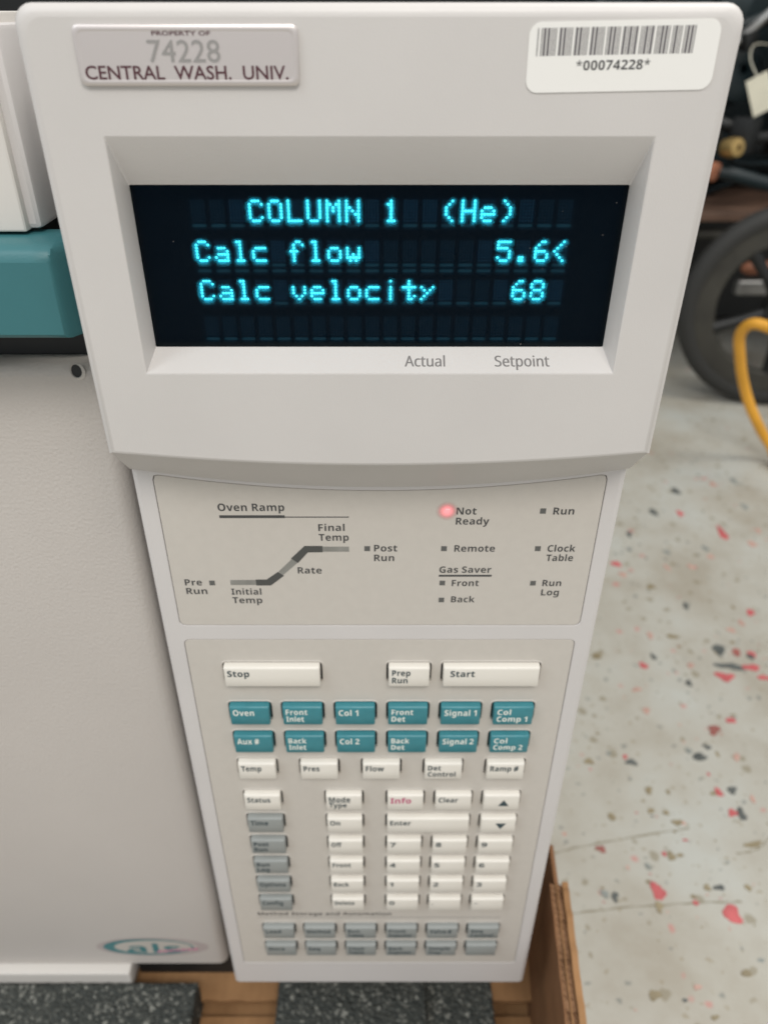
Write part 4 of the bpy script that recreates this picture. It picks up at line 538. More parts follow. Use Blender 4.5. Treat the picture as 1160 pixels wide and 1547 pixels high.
# --- display: tube, character cells, tinted glass
bm = box(-61.5, 61.5, -5.8, -3.2, -78.4, -36.7); disp = mesh_obj('display_tube', bm, 'tube', gc, (0, -4, -57.5))
bm = bmesh.new(); a_ = ring(bm, at_y([(-61.75, -78.7), (61.75, -78.7), (61.75, -36.45), (-61.75, -36.45)], -9.28)); b_ = ring(bm, at_y([(-61.75, -78.7), (61.75, -78.7), (61.75, -36.45), (-61.75, -36.45)], -3)); bridge(bm, a_, b_)
mesh_obj('display_surround', bm, 'dark', gc, (0, -6, -57.5))
FONT5 = {'C': "01110 10001 10000 10000 10000 10001 01110", 'O': "01110 10001 10001 10001 10001 10001 01110",
 'L': "10000 10000 10000 10000 10000 10000 11111", 'U': "10001 10001 10001 10001 10001 10001 01110",
 'M': "10001 11011 10101 10101 10001 10001 10001", 'N': "10001 10001 11001 10101 10011 10001 10001",
 '1': "00100 01100 00100 00100 00100 00100 01110", '(': "00010 00100 01000 01000 01000 00100 00010",
 ')': "01000 00100 00010 00010 00010 00100 01000", 'H': "10001 10001 10001 11111 10001 10001 10001",
 'e': "00000 00000 01110 10001 11111 10000 01110", 'a': "00000 00000 01110 00001 01111 10001 01111",
 'l': "01100 00100 00100 00100 00100 00100 01110", 'c': "00000 00000 01110 10000 10000 10001 01110",
 'f': "00110 01001 01000 11100 01000 01000 01000", 'o': "00000 00000 01110 10001 10001 10001 01110",
 'w': "00000 00000 10001 10001 10101 10101 01010", '5': "11111 10000 11110 00001 00001 10001 01110",
 '.': "00000 00000 00000 00000 00000 01100 01100", '6': "00110 01000 10000 11110 10001 10001 01110",
 '<': "00010 00100 01000 10000 01000 00100 00010", 'v': "00000 00000 10001 10001 10001 01010 00100",
 'i': "00100 00000 01100 00100 00100 00100 01110", 't': "01000 01000 11100 01000 01000 01001 00110",
 'y': "00000 00000 10001 10001 01111 00001 01110", '8': "01110 10001 10001 01110 10001 10001 01110"}
FONT5['c'] = "00000 00000 01111 10000 10000 10000 01111"; FONT5['i'] = "00100 00000 00100 00100 00100 00100 00100"
FONT5['t'] = "00100 00100 11111 00100 00100 00101 00110"; FONT5['y'] = "00000 00000 10001 01010 00100 01000 10000"
FONT5['w'] = "00000 00000 10001 10001 10101 11111 01010"
ROWS = ["   COLUMN 1  (He)   ", "Calc flow      5.6< ", "Calc velocity    68 ", " " * 20]
ROWS[1] = "Calc flow       5.6<"
ROWZ = (-40.5, -50.5, -60.7, -70.7)
PX, CW, CH = 4.9, 3.8, 5.6
dw, dh = CW / 5, CH / 7
def dots(mask, fill_w, fill_h, y):
    b_ = bmesh.new()
    for r0 in range(7):
        for c0 in range(5):
            if mask[r0][c0] != '1': continue
            cx, cz = (c0 + .5) * dw, -(r0 + .5) * dh
            hw, hh = dw * fill_w / 2, dh * fill_h / 2
            k_ = .32
            pts = [(cx - hw, cz - hh * k_), (cx - hw * k_ * 1.6, cz - hh), (cx + hw * k_ * 1.6, cz - hh), (cx + hw, cz - hh * k_),
                   (cx + hw, cz + hh * k_), (cx + hw * k_ * 1.6, cz + hh), (cx - hw * k_ * 1.6, cz + hh), (cx - hw, cz + hh * k_)]
            b_.faces.new(ring(b_, [(x, y, z) for x, z in pts]))
    return b_
lit_me = {}; cell_me = {}
def glyph(ch):
    if ch not in lit_me:
        b_ = dots(FONT5[ch].split(), .90, .70, 0); bmesh.ops.scale(b_, verts=b_.verts, vec=(S, S, S))
        bmesh.ops.recalc_face_normals(b_, faces=b_.faces)
        me = bpy.data.meshes.new('lit_character'); b_.to_mesh(me); b_.free(); me.materials.append(M['lit']); lit_me[ch] = me
    return lit_me[ch]
def cell(near, bars):
    k_ = (near, bars)
    if k_ not in cell_me:
        b_ = dots(['11111'] * 7, .50, .42, 0)
        nb = len(b_.faces)
        for t_ in range(bars):
            z0 = -6.75 - 1.5 * t_; b_.faces.new(ring(b_, [(.25, 0, z0), (CW - .25, 0, z0), (CW, 0, z0 + .35), (CW - .25, 0, z0 + .75), (.25, 0, z0 + .75), (0, 0, z0 + .35)]))
        bmesh.ops.scale(b_, verts=b_.verts, vec=(S, S, S))
        me = bpy.data.meshes.new('character_cell'); b_.to_mesh(me); b_.free()
        me.materials.append(M['unlitnear' if near else 'unlit']); me.materials.append(M['bar'])
        for i_, p_ in enumerate(me.polygons):
            if i_ >= nb: p_.material_index = 1
        cell_me[k_] = me
    return cell_me[k_]
for ri, row in enumerate(ROWS):
    for ci in range(20):
        ch = row[ci]; x = -47.9 + ci * PX; z = ROWZ[ri]
        near = ch != ' ' or (ci > 0 and row[ci - 1] != ' ') or (ci < 19 and row[ci + 1] != ' ')
        place('character_cell', cell(near, (1, 2, 1, 1)[ri]), disp, (x, -6.9, z))  # second row's lower bar is a reflection drawn as dim phosphor
        if ch != ' ': place('lit_character', glyph(ch), disp, (x, -6.98, z))
bm = bmesh.new(); bm.faces.new(ring(bm, at_y([(-61.65, -78.55), (61.65, -78.55), (61.65, -36.55), (-61.65, -36.55)], -9.1)))
mesh_obj('display_glass', bm, 'glass', gc, (0, -9.1, -57.5))
bm = bmesh.new(); rd_ = random.Random(3)
for _ in range(14):
    x, z, q = (rd_.uniform(-60, 60) if rd_.random() < .4 else rd_.uniform(35, 60)), rd_.uniform(-78, -37), rd_.uniform(.04, .09)
    bm.faces.new(ring(bm, [(x + q * math.cos(a * 1.26) * rd_.uniform(.6, 1.6), -9.14, z + q * math.sin(a * 1.26) * rd_.uniform(.6, 1.6)) for a in range(5)]))
du = mesh_obj('dust_specks', bm, 'stickergrey', gc, (0, -9.1, -57)); du['kind'] = 'stuff'
# caption on the sloping lower bezel
def bezel_y(z): return -9.6 + (-78.5 - z) * (-6.8 / 4.8)
def bezel_text(items):
    b_ = bmesh.new()
    for s_, x, wd in items:
        put_sans(b_, s_, x, 0, 1, 0, width=wd, wt='r')
        nb_ = len(b_.verts); put_sans(b_, s_, x + .14, 0, 1, 1, width=wd, wt='r')
    for v in b_.verts:
        f_ = v.co.z        # 0 baseline .. 1 cap height
        z = -82.05 + f_ * 1.95; v.co.y = bezel_y(z) - .07 - .015 * v.co.y; v.co.z = z
    return b_
for s_, x, wd in (('Actual', 6.9, 10.9), ('Setpoint', 31.5, 14.8)):
    mesh_obj('bezel_caption', bezel_text([(s_, x, wd)]), 'capgrey', head, (x, -13, -82))

# --- asset plate
bm = bmesh.new(); P0 = rrect(-66.0, -17.6, -14.7, -3.2, 1.3, 4)
a1 = ring(bm, at_y(P0, F - .05)); a2 = ring(bm, at_y(P0, F - .75)); a3 = ring(bm, at_y([(-41.8 + (x + 41.8) * .975, -8.95 + (z + 8.95) * .90) for x, z in P0], F - 1.15))
a4 = ring(bm, at_y([(-41.8 + (x + 41.8) * .95, -8.95 + (z + 8.95) * .80) for x, z in P0], F - .95))
bridge(bm, a1, a2); bridge(bm, a2, a3); bridge(bm, a3, a4); bm.faces.new(a4)
plate = mesh_obj('property_plate', bm, 'plate', gc, (-41.8, F, -9), 50)
plate['label'] = 'small brushed aluminium property plate with stamped number'
lettering('maroon_lettering', [('PROPERTY OF', -48.9, -5.15, .8, 12.6)], F - 1.05, 'maroon', plate)
lettering('maroon_lettering', [('CENTRAL  WASH.  UNIV.', -64.6, -13.4, 2.55, 44.6)], F - 1.05, 'maroon', plate)
bm = bmesh.new(); put_text(bm, '74228', -50.2, -10.1, 4.1, F - 1.12, width=15.6, bold=0)
mesh_obj('stamped_number', bm, 'emboss', plate, (-50, F - 1, -10))

# --- barcode label
rotL = R(1.0); cL = (53.0, -9.1)
def rotp(P): return [(cL[0] + (x - cL[0]) * math.cos(rotL) - (z - cL[1]) * math.sin(rotL), cL[1] + (x - cL[0]) * math.sin(rotL) + (z - cL[1]) * math.cos(rotL)) for x, z in P]
bm = bmesh.new(); P0 = rotp(rrect(32.4, 73.6, -15.8, -2.35, 2.6, 6)); a1 = ring(bm, at_y(P0, F - .02)); a2 = ring(bm, at_y(P0, F - .22)); bridge(bm, a1, a2); bm.faces.new(a2)
lab = mesh_obj('barcode_label', bm, 'label', gc, (cL[0], F, cL[1])); lab['label'] = 'white rounded asset label with a barcode'
C39 = {'*': 'nwnnwnwnn', '0': 'nnnwwnwnn', '7': 'nnnwnnwnw', '4': 'nnnwwnnnw', '2': 'nnwwnnnnw', '8': 'wnnwnnwnn'}
units = []
for ch in '*00074228*':
    for i, c_ in enumerate(C39[ch]): units.append((i % 2 == 0, 2.6 if c_ == 'w' else 1))
    units.append((False, 1))
tot = sum(u for _, u in units); xx = 34.2; sc_ = (68.4 - 34.2) / tot
for blk, u in units:
    if blk:
        b_ = bmesh.new(); b_.faces.new(ring(b_, at_y(rotp([(xx, -8.7), (xx + u * sc_ * .95, -8.7), (xx + u * sc_ * .95, -3.5), (xx, -3.5)]), F - .27)))
        mesh_obj('barcode_bar', b_, 'barcode', lab, (xx, F, -6))
    xx += u * sc_
bm = bmesh.new(); put_sans(bm, '*00074228*', 43.2, -11.75, 1.85, F - .27, width=16.2)
bmesh.ops.rotate(bm, verts=bm.verts, cent=(43, F - .27, -11.75), matrix=Matrix.Rotation(-rotL, 3, 'Y')); mesh_obj('label_number', bm, 'ink', lab, (43, F, -11))

# --- keypad housing with two shallow recesses
bm = bmesh.new()
hw = 79.4; zb = -450.6; zt = -119
def house_ring(i_, y, r_=3):
    x0, x1, z0, z1 = -hw + i_, hw - .2 - i_, zb + i_, zt
    return at_y(rrect(x0, x1, z0, z1, max(.3, r_ - i_), 4), y)
o0 = ring(bm, house_ring(2.0, 0)); o1 = ring(bm, house_ring(.6, .55)); o2 = ring(bm, house_ring(0, 2.0)); o3 = ring(bm, house_ring(0, 42))
bridge(bm, o0, o1); bridge(bm, o1, o2); bridge(bm, o2, o3); bm.faces.new(o3)
def led_ring(g):
    P = []; x0, x1 = -72.7 + g, 73.1 - g; n = 20; r_ = 2.2
    for i in range(5):
        a = R(180 + 90 * i / 4); P.append((x0 + r_ + r_ * math.cos(a), -188.9 + g + r_ + r_ * math.sin(a)))
    for i in range(5):
        a = R(270 + 90 * i / 4); P.append((x1 - r_ + r_ * math.cos(a), -188.9 + g + r_ + r_ * math.sin(a)))
    def top(x): return sag(x, -123.6, -130.9) - g
    P.append((x1, top(x1) - r_)); P.append((x1 - .25 * r_, top(x1) - .3 * r_))
    for i in range(n + 1):
        x = x1 - r_ * .9 - (x1 - x0 - 1.8 * r_) * i / n; P.append((x, top(x)))
    P.append((x0 + .25 * r_, top(x0) - .3 * r_)); P.append((x0, top(x0) - r_))
    return P
def kp_rect(g): return rrect(-72.4 + g, 72.5 - g, -428.2 + g, -195.7 - g, 2.2 - g, 4)
holes = []
for fn in (led_ring, kp_rect):
    h0 = ring(bm, at_y(fn(-.15), 0)); h1 = ring(bm, at_y(fn(0), .12)); h2 = ring(bm, at_y(fn(0), 1.0)); bridge(bm, h0, h1); bridge(bm, h1, h2); holes.append(h0)
tri_fill(bm, [o0] + holes)
house = mesh_obj('keypad_housing', bm, 'housing', gc, (0, 0, -290), 35)
bm = bmesh.new()
s0 = ring(bm, at_y(led_ring(.3), .10)); s1 = ring(bm, at_y(led_ring(.17), .30)); s2 = ring(bm, at_y(led_ring(.17), 1.2)); bridge(bm, s0, s1); bridge(bm, s1, s2); tri_fill(bm, [s0])
led_panel = mesh_obj('status_overlay', bm, 'overlay', gc, (0, 0, -157), 35)
bm = box(-75, 75, 1.25, 2.2, -431, -121); mesh_obj('backing_plate', bm, 'slit', gc, (0, 2, -280))

# --- keys
GX = [-51 + 20.75 * i for i in range(6)]; TX = [-51 + 25.9 * i for i in range(5)]
RZ = {0: -207.1, 1: -228.4, 2: -245.1, 3: -262.0, 4: -282.8, 5: -299.0, 6: -315.0, 7: -330.9, 8: -346.7, 9: -362.5, 10: -388.5, 11: -405.2}
KEYS = []
def K(row, cx, text, m, w_=15.5): KEYS.append((row, cx, w_, text, m))
K(0, -40.6, 'Stop', 'white', 36.2); K(0, GX[3], 'Prep|Run', 'white'); K(0, 42.35, 'Start', 'white', 36.3)
for cx, t in zip(GX, ('Oven', 'Front|Inlet', 'Col 1', 'Front|Det', 'Signal 1', 'Col|Comp 1')): K(1, cx, t, 'teal')
for cx, t in zip(GX, ('Aux #', 'Back|Inlet', 'Col 2', 'Back|Det', 'Signal 2', 'Col|Comp 2')): K(2, cx, t, 'teal')
for cx, t in zip(TX, ('Temp', 'Pres', 'Flow', 'Det|Control', 'Ramp #')): K(3, cx, t, 'white')
MX = -15.3
for i, t in enumerate(('Status', 'Time', 'Post|Run', 'Run|Log', 'Options', 'Config')): K(4 + i, GX[0] + .5, t, 'white' if i == 0 else 'grey')
for i, t in enumerate(('_Mode|Type', 'On', 'Off', 'Front', 'Back', 'Delete')): K(4 + i, MX, t, 'white')
K(4, GX[3], 'Info', 'white'); K(4, GX[4], 'Clear', 'white'); K(4, GX[5], '^', 'white')
K(5, 21.6, 'Enter', 'white', 36.3); K(5, GX[5], 'v', 'white')
for i, r3 in enumerate(('789', '456', '123', '0.-')):
    for j, t in enumerate(r3): K(6 + i, GX[3 + j], t, 'white')
for cx, t in zip(GX, ('Load', 'Method', 'Run|Table', 'Front|Injector', 'Valve #', 'Seq|Control')): K(10, cx, t, 'grey')
for cx, t in zip(GX, ('Store', 'Seq', 'Clock|Table', 'Back|Injector', 'Sample|Tray', '')): K(11, cx, t, 'grey')

OV = .10                                   # overlay face
bm = bmesh.new()
s0 = ring(bm, at_y(kp_rect(.3), OV)); s1 = ring(bm, at_y(kp_rect(.17), .30)); s2 = ring(bm, at_y(kp_rect(.17), 1.2)); bridge(bm, s0, s1); bridge(bm, s1, s2)
hr = [s0]
for row, cx, w_, t, m_ in KEYS:
    zt_ = RZ[row]; x0, x1, z0, z1 = cx - w_ / 2 - .8, cx + w_ / 2 + .8, zt_ - 10.6, zt_
    ra = ring(bm, at_y(rrect(x0 - .75, x1 + .75, z0 - .75, z1 + .75, 2.4, 4), OV))
    rb = ring(bm, at_y(rrect(x0 - .55, x1 + .55, z0 - .55, z1 + .55, 2.2, 4), OV - .20))
    rc = ring(bm, at_y(rrect(x0 - .12, x1 + .12, z0 - .12, z1 + .12, 1.8, 4), OV - .20))
    rd = ring(bm, at_y(rrect(x0, x1, z0, z1, 1.7, 4), OV)); re = ring(bm, at_y(rrect(x0, x1, z0, z1, 1.7, 4), 1.2))
    for a_, b_ in ((ra, rb), (rb, rc), (rc, rd), (rd, re)): bridge(bm, a_, b_)
    hr.append(ra)
tri_fill(bm, hr)
kp = mesh_obj('keypad_overlay', bm, 'overlay', gc, (0, 0, -310), 35)

KH = 10.0; PR = -2.75
def key_profile():
    P = [(1.2, 0), (-.4, 0), (-1.3, -.12)]
    for i in range(1, 6):
        a = R(90 * i / 5); P.append((-1.3 + (PR + 1.3) * math.sin(a), -.12 - 1.0 * (1 - math.cos(a))))
    P += [(PR - .04, -5.5), (PR - .08, -KH + .45), (PR + .08, -KH + .12), (PR + .5, -KH), (1.2, -KH)]
    return P
kme = {}
def key_mesh(w_, m_):
    if (w_, m_) not in kme:
        b_ = bmesh.new(); prof = key_profile(); prev = None; first = None
        for x, d in ((-w_ / 2, .55), (-w_ / 2 + .14, .17), (-w_ / 2 + .5, 0), (w_ / 2 - .5, 0), (w_ / 2 - .14, .17), (w_ / 2, .55)):
            pts = []
            for y, z in prof:
                yy = min(1.2, y + d) if y < 1 else y
                zz = max(-KH + d * .6, min(-d * .6, z))
                pts.append((x, yy, zz))
            rg = ring(b_, pts)
            if prev: bridge(b_, prev, rg)
            else: first = rg
            prev = rg
        b_.faces.new(first); b_.faces.new(prev)
        bmesh.ops.scale(b_, verts=b_.verts, vec=(S, S, S)); bmesh.ops.recalc_face_normals(b_, faces=b_.faces)
        me = bpy.data.meshes.new('key'); b_.to_mesh(me); b_.free()
        for p_ in me.polygons: p_.use_smooth = True
        me.set_sharp_from_angle(angle=R(50)); me.materials.append(M[m_]); kme[(w_, m_)] = me
    return kme[(w_, m_)]
WID = {'Stop': 8.3, 'Start': 9.2, 'Prep': 6.9, 'Run': 5.9, 'Oven': 8.3, 'Front': 8.5, 'Inlet': 7.0, 'Col 1': 7.7, 'Det': 5.4, 'Signal 1': 12.6, 'Col': 5.3, 'Comp 1': 12.0,
       'Aux #': 8.9, 'Back': 7.3, 'Col 2': 7.9, 'Signal 2': 12.5, 'Comp 2': 11.8, 'Temp': 8.3, 'Pres': 6.6, 'Flow': 7.6, 'Control': 11.6, 'Ramp #': 11.8,
       'Status': 9.9, 'Time': 7.7, 'Post': 6.7, 'Log': 5.6, 'Options': 12.3, 'Config': 9.9, 'Mode': 9.2, 'Type': 7.6, 'On': 4.4, 'Off': 4.6, 'Delete': 9.6,
       'Info': 8.9, 'Clear': 8.3, 'Enter': 9.2, 'Load': 7.6, 'Method': 11.8, 'Table': 8.0, 'Injector': 11.8, 'Valve #': 11.0, 'Seq': 6.0, 'Store': 8.4, 'Clock': 8.3,
       'Sample': 11.0, 'Tray': 6.4}
WORDS = {'white': 'white', 'teal': 'teal', 'grey': 'grey'}
for row, cx, w_, t, m_ in KEYS:
    zt_ = RZ[row] - .3
    ko = place('key', key_mesh(w_, m_), gc, (cx, 0, zt_))
    if t == '': ko['label'] = 'blank grey key'; continue
    nice = {'^': 'up arrow', 'v': 'down arrow', '.': 'decimal point', '-': 'minus'}.get(t, t.replace('|', ' ').replace('_', ''))
    ko['label'] = '%s key marked %s' % (m_, nice)
    ty = PR - .17; xl = cx - w_ / 2 + 1.3
    if t in ('^', 'v'):
        s_ = 1 if t == '^' else -1; zc = zt_ - 5.2; xc = cx + 1.0
        b_ = bmesh.new(); b_.faces.new(ring(b_, [(xc - 2.3, ty, zc - 1.9 * s_), (xc + 2.3, ty, zc - 1.9 * s_), (xc, ty, zc + 2.1 * s_)]))
        mesh_obj('arrow_mark', b_, 'inkgreen', ko, (xc, ty, zc)); continue
    lines = t.split('|'); ink = {'white': 'inkgreen', 'teal': 'inkwhite', 'grey': 'inkgreen'}[m_]
    cap = (3.2 if row < 10 else 3.0) - (.3 if len(lines) > 1 else 0); b_ = bmesh.new()
    if t == 'Info': ink = 'inkpink'; cap = 3.5
    if row == 0 and len(lines) == 1: cap = 3.1
    if t == 'Start': xl += 1.3
    z1_ = zt_ - 4.7 if len(lines) == 1 else zt_ - 4.15
    if t == 'Info': z1_ -= .6
    for i, ln_ in enumerate(lines):
        und = ln_.startswith('_'); ln_ = ln_.strip('_')
        z_ = z1_ - 3.9 * i
        if ln_ == '-': b_.faces.new(ring(b_, [(xl, ty, z_ + 1), (xl + 1.6, ty, z_ + 1), (xl + 1.6, ty, z_ + 1.35), (xl, ty, z_ + 1.35)])); continue
        wd = WID.get(ln_); k_ = put_sans(b_, ln_, xl, z_, cap, ty, width=wd, ext=1.15)
        if und: b_.faces.new(ring(b_, [(xl, ty, z_ - .65), (xl + k_, ty, z_ - .65), (xl + k_, ty, z_ - .35), (xl, ty, z_ - .35)]))
    mesh_obj('key_lettering', b_, ink, ko, (xl, ty, zt_ - 5))

# --- print on the keypad overlay
lettering('section_heading', [('Method Storage and Automation', -60.9, -382.0, 2.7, 66.8)], OV - .08, 'ink', kp, True)
flat('section_rule', [(-61.2, -384.1), (60.8, -384.1), (60.8, -383.8), (-61.2, -383.8)], OV - .07, 'inkgrey', kp)

# --- print and lamps on the status overlay
def cap(s_, x, z, wd, c_=2.75): lettering('status_caption', [(s_, x, z, c_, wd)], OV - .07, 'ink', led_panel, True)
cap('Oven Ramp', -53.1, -138.9, 21.9, 2.9)
cap('Final', -20.4, -146.9, 8.8); cap('Temp', -20.4, -150.9, 10.1); cap('Post', -1.8, -155.4, 7.9); cap('Run', -1.8, -159.5, 6.9)
cap('Rate', -28.3, -164.9, 8.3); cap('Pre', -68.2, -170.2, 6.0); cap('Run', -68.2, -174.1, 7.4); cap('Initial', -52.3, -174.4, 10.6); cap('Temp', -52.3, -178.3, 10.6)
cap('Not', 25.4, -140.3, 6.6); cap('Ready', 25.4, -144.3, 11.1); cap('Run', 57.3, -140.3, 6.9); cap('Remote', 25.5, -155.5, 13.8)
cap('Clock', 57.2, -155.5, 9.5); cap('Table', 57.2, -159.5, 9.2); cap('Gas Saver', 20.8, -164.6, 18.0); cap('Front', 25.4, -170.5, 9.5)
cap('Back', 25.5, -177.9, 8.4); cap('Run', 57.2, -170.5, 6.6); cap('Log', 57.2, -174.7, 6.3)
def bar(name, x0, x1, z0, z1, m_): return flat(name, [(x0, z0), (x1, z0), (x1, z1), (x0, z1)], OV - .07, m_, led_panel)
bar('heading_rule', -52.9, -31.3, -141.7, -140.6, 'ink'); bar('heading_rule', -31.3, -10.1, -141.5, -141.15, 'ink'); bar('heading_rule', 20.7, 39.1, -166.3, -165.5, 'ink')
for x, z in ((52.9, -137.9), (52.9, -153.2), (52.9, -168.2), (-5.1, -153.2), (-59.6, -168.1), (21.0, -153.2), (21.1, -168.1), (21.1, -175.8)):
    bar('indicator_lamp', x, x + 1.95, z - 2.05, z, 'led')
bar('ramp_bar', -52.2, -43.2, -170.0, -167.8, 'barlight'); bar('ramp_bar', -19.3, -10.3, -155.5, -153.4, 'barlight')
def poly(pts, m_, dy=0): return flat('ramp_bar', pts, OV - .07 - dy, m_, led_panel)
poly([(-43.2, -170.2), (-38.1, -170.2), (-33.2, -165.9), (-35.2, -164.2), (-39.4, -167.6), (-43.2, -167.6)], 'bardark', .02)
poly([(-33.5, -165.6), (-28.2, -160.3), (-30.0, -158.6), (-35.0, -164.1)], 'barlight')
poly([(-28.0, -160.3), (-24.4, -155.8), (-19.3, -155.7), (-19.3, -153.1), (-25.4, -153.1), (-30.3, -158.4)], 'bardark', .02)
def disc(name, x, z, r_, y, m_, n=28):
    b_ = bmesh.new(); b_.faces.new(ring(b_, [(x + r_ * math.cos(2 * PI * i / n), y, z + r_ * .95 * math.sin(2 * PI * i / n)) for i in range(n)])); return mesh_obj(name, b_, m_, led_panel, (x, y, z))
dl = disc('lit_lamp', 22.3, -138.9, 4.4, OV - .09, 'redlamp'); dl['label'] = 'glowing red lamp beside Not Ready'
bar('lamp_core_bar', 21.7, 23.2, -138.4, -138.0, 'redcore').location.y -= .0001  # small bright bar drawn at the lamp's centre

# --- left side of the instrument: oven door, teal trim, inlet cover
bm = bmesh.new()
# door: front sheet with rounded top and right folds (a swept profile on two sides)
X1 = -98.0; XL = -330; ZT = -100.5; ZB = -489.5; YD = 30
nx = [XL, -260, -200, -150, -120, X1] ; fold = []
for i in range(1, 7):
    a = R(90 * i / 6); fold.append((5.5 * math.sin(a), 5.5 * (1 - math.cos(a))))
cols = [(x, 0) for x in nx] + [(X1 + d, y) for d, y in fold] + [(X1 + 5.5, 26)]
rows_ = [(ZB, 0), (-400, 0), (-300, 0), (-200, 0), (ZT - 4, 0)] + [(ZT - 4 + 4 * math.sin(R(90 * i / 5)), 4 * (1 - math.cos(R(90 * i / 5)))) for i in range(1, 6)] + [(ZT, 22)]
grid = [[bm.verts.new((x, YD + max(yx, yz), z)) for x, yx in cols] for z, yz in rows_]
for i in range(len(grid) - 1):
    for j in range(len(cols) - 1):
        bm.faces.new((grid[i][j], grid[i][j + 1], grid[i + 1][j + 1], grid[i + 1][j]))
lo = [bm.verts.new((v.co.x, YD + 26, ZB)) for v in grid[0]]
for j in range(len(cols) - 1): 
    try: bm.faces.new((grid[0][j], lo[j], lo[j + 1], grid[0][j + 1]))
    except ValueError: pass
door = mesh_obj('oven_door', bm, 'door', gc, (-200, 30, -300), 40)
# corner relief notch of the folded sheet
bm = bmesh.new(); n = 18
o_r = ring(bm, [(-101.0 + 2.4 * math.cos(2 * PI * i / n), 29.8, -102.5 + 3.0 * math.sin(2 * PI * i / n)) for i in range(n)])
i_r = ring(bm, [(-101.5 + 2.0 * math.cos(2 * PI * i / n), 29.2, -102.0 + 2.6 * math.sin(2 * PI * i / n)) for i in range(n)])
k_r = ring(bm, [(-101.5 + 1.8 * math.cos(2 * PI * i / n), 29.7, -102.0 + 2.4 * math.sin(2 * PI * i / n)) for i in range(n)])
bridge(bm, o_r, i_r); bridge(bm, i_r, k_r); mesh_obj('notch_lip', bm, 'cover', door, (-101, 29, -102), 60)
bm = bmesh.new(); bm.faces.new(ring(bm, [(-101.4 + 1.8 * math.cos(2 * PI * i / n), 29.6, -102.2 + 2.4 * math.sin(2 * PI * i / n)) for i in range(n)])); mesh_obj('corner_notch', bm, 'dark', door, (-101, 29, -102))
# block above the door, coloured dark for the shade under the teal trim
bm = box(-330, -96, 40, 60, -101.5, -86, bev=1.5); mesh_obj('door_gap_shade', bm, 'dark', gc, (-200, 50, -95), 40)
bm = box(-330, -60, 61, 62, -490, -20); mesh_obj('dark_backing_sheet', bm, 'dark', gc, (-200, 61, -300))  # dark sheet across the body front, behind the gaps
# worn oval sticker on the door
def oval(cx, cz, rx, rz, n=40): return [(cx + rx * math.cos(2 * PI * i / n), cz + rz * math.sin(2 * PI * i / n)) for i in range(n)]
def oval_ring(name, cx, cz, rx, rz, cx2, cz2, rx2, rz2, y, m_, par):
    b_ = bmesh.new(); a_ = ring(b_, at_y(oval(cx, cz, rx, rz), y)); c_ = ring(b_, at_y(oval(cx2, cz2, rx2, rz2), y)); bridge(b_, a_, c_); return mesh_obj(name, b_, m_, par, (cx, y, cz))
SX, SZ = -135.6, -470.4
m = M['stickergrey']
st = flat('oval_sticker', oval(SX, SZ, 33.5, 10.2), YD - .12, 'stickerbase' if 'stickerbase' in M else 'stickergrey', door); st['label'] = 'worn oval sticker reading als in teal'
M['stickerface'] = mat('sticker_face', (.49, .455, .41), .45)
flat('sticker_face', oval(SX - 1.5, SZ + .2, 28.0, 8.7), YD - .2, 'stickerface', door)
oval_ring('teal_crescent', SX - 2.4, SZ + .2, 27.0, 8.9, SX + .4, SZ + .2, 23.2, 7.3, YD - .27, 'logoteal', door)
lettering('sticker_lettering', [('als', SX - 15.5, SZ - 6.0, 9.6, 32)], YD - .33, 'logoteal', door, True)
bm = bmesh.new()
for k_ in range(7):
    xx = SX + 2 + k_ * 3.6; z0 = SZ - 5.8 + .45 * k_; bm.faces.new(ring(bm, at_y([(xx, z0), (xx + 3.0, z0 + .3), (xx + 3.4, z0 + 2.4), (xx + .4, z0 + 2.0)], YD - .38)))
mesh_obj('pink_lettering', bm, 'pinkink', door, (SX, YD, SZ))
bm = box(-330, -151.5, 24, 44, -508, -490.3, bev=1.2); mesh_obj('base_rail', bm, 'cover', gc, (-240, 34, -499), 40)

bm = box(-151.3, -78, 36.5, 58, -514, -489.7); mesh_obj('under_door_shade', bm, 'dark', gc, (-110, 45, -495))  # dark block added for the shadow band under the oven door
# teal trim: front face, sloping right end
bm = bmesh.new()
prof = [(24, -55.0), (9.5, -55.2), (7.2, -56.1), (5.6, -57.6), (5.0, -59.6), (5.0, -80.4), (5.7, -81.5), (7.0, -82.0), (34, -82.0)]
prev = first = None
for x, dy in ((-330, 0), (-97, 0), (-92.2, 0), (-91.4, .8), (-90.8, 2.2), (-84.5, 13), (-84.2, 19)):
    pts = [(x, max(y, 5 + dy) if y < 24 else y, z - (dy * .10 if z > -60 else 0)) for y, z in prof]
    rg = ring(bm, pts)
    if prev: bridge(bm, prev, rg)
    else: first = rg
    prev = rg
bm.faces.new(first); bm.faces.new(prev)
mesh_obj('teal_trim', bm, 'tealpaint', gc, (-200, 15, -70), 40)
# inlet cover: two stepped shells
bm = box(-330, -101.0, 17, 60, -54.2, -1.0, bev=.7); mesh_obj('inlet_cover', bm, 'cover', gc, (-200, 30, -30), 40)
bm = box(-325, -97.4, 19.5, 61, -54.0, -3.5, bev=1.6); mesh_obj('inlet_cover_side', bm, 'housing', gc, (-200, 30, -30), 40)
bm = box(-330, -88, 44, 60, -54, -9, bev=1); mesh_obj('cover_gap_shade', bm, 'dark', gc, (-200, 50, -30), 40)  # dark colour stands in for the shade between cover and display housing
bm = bmesh.new(); tube(bm, [(-88.5, 30, -50), (-88.5, 30, -12)], 1.8, 10); mesh_obj('hinge_pin', bm, 'dark', gc, (-88, 30, -30), 40)

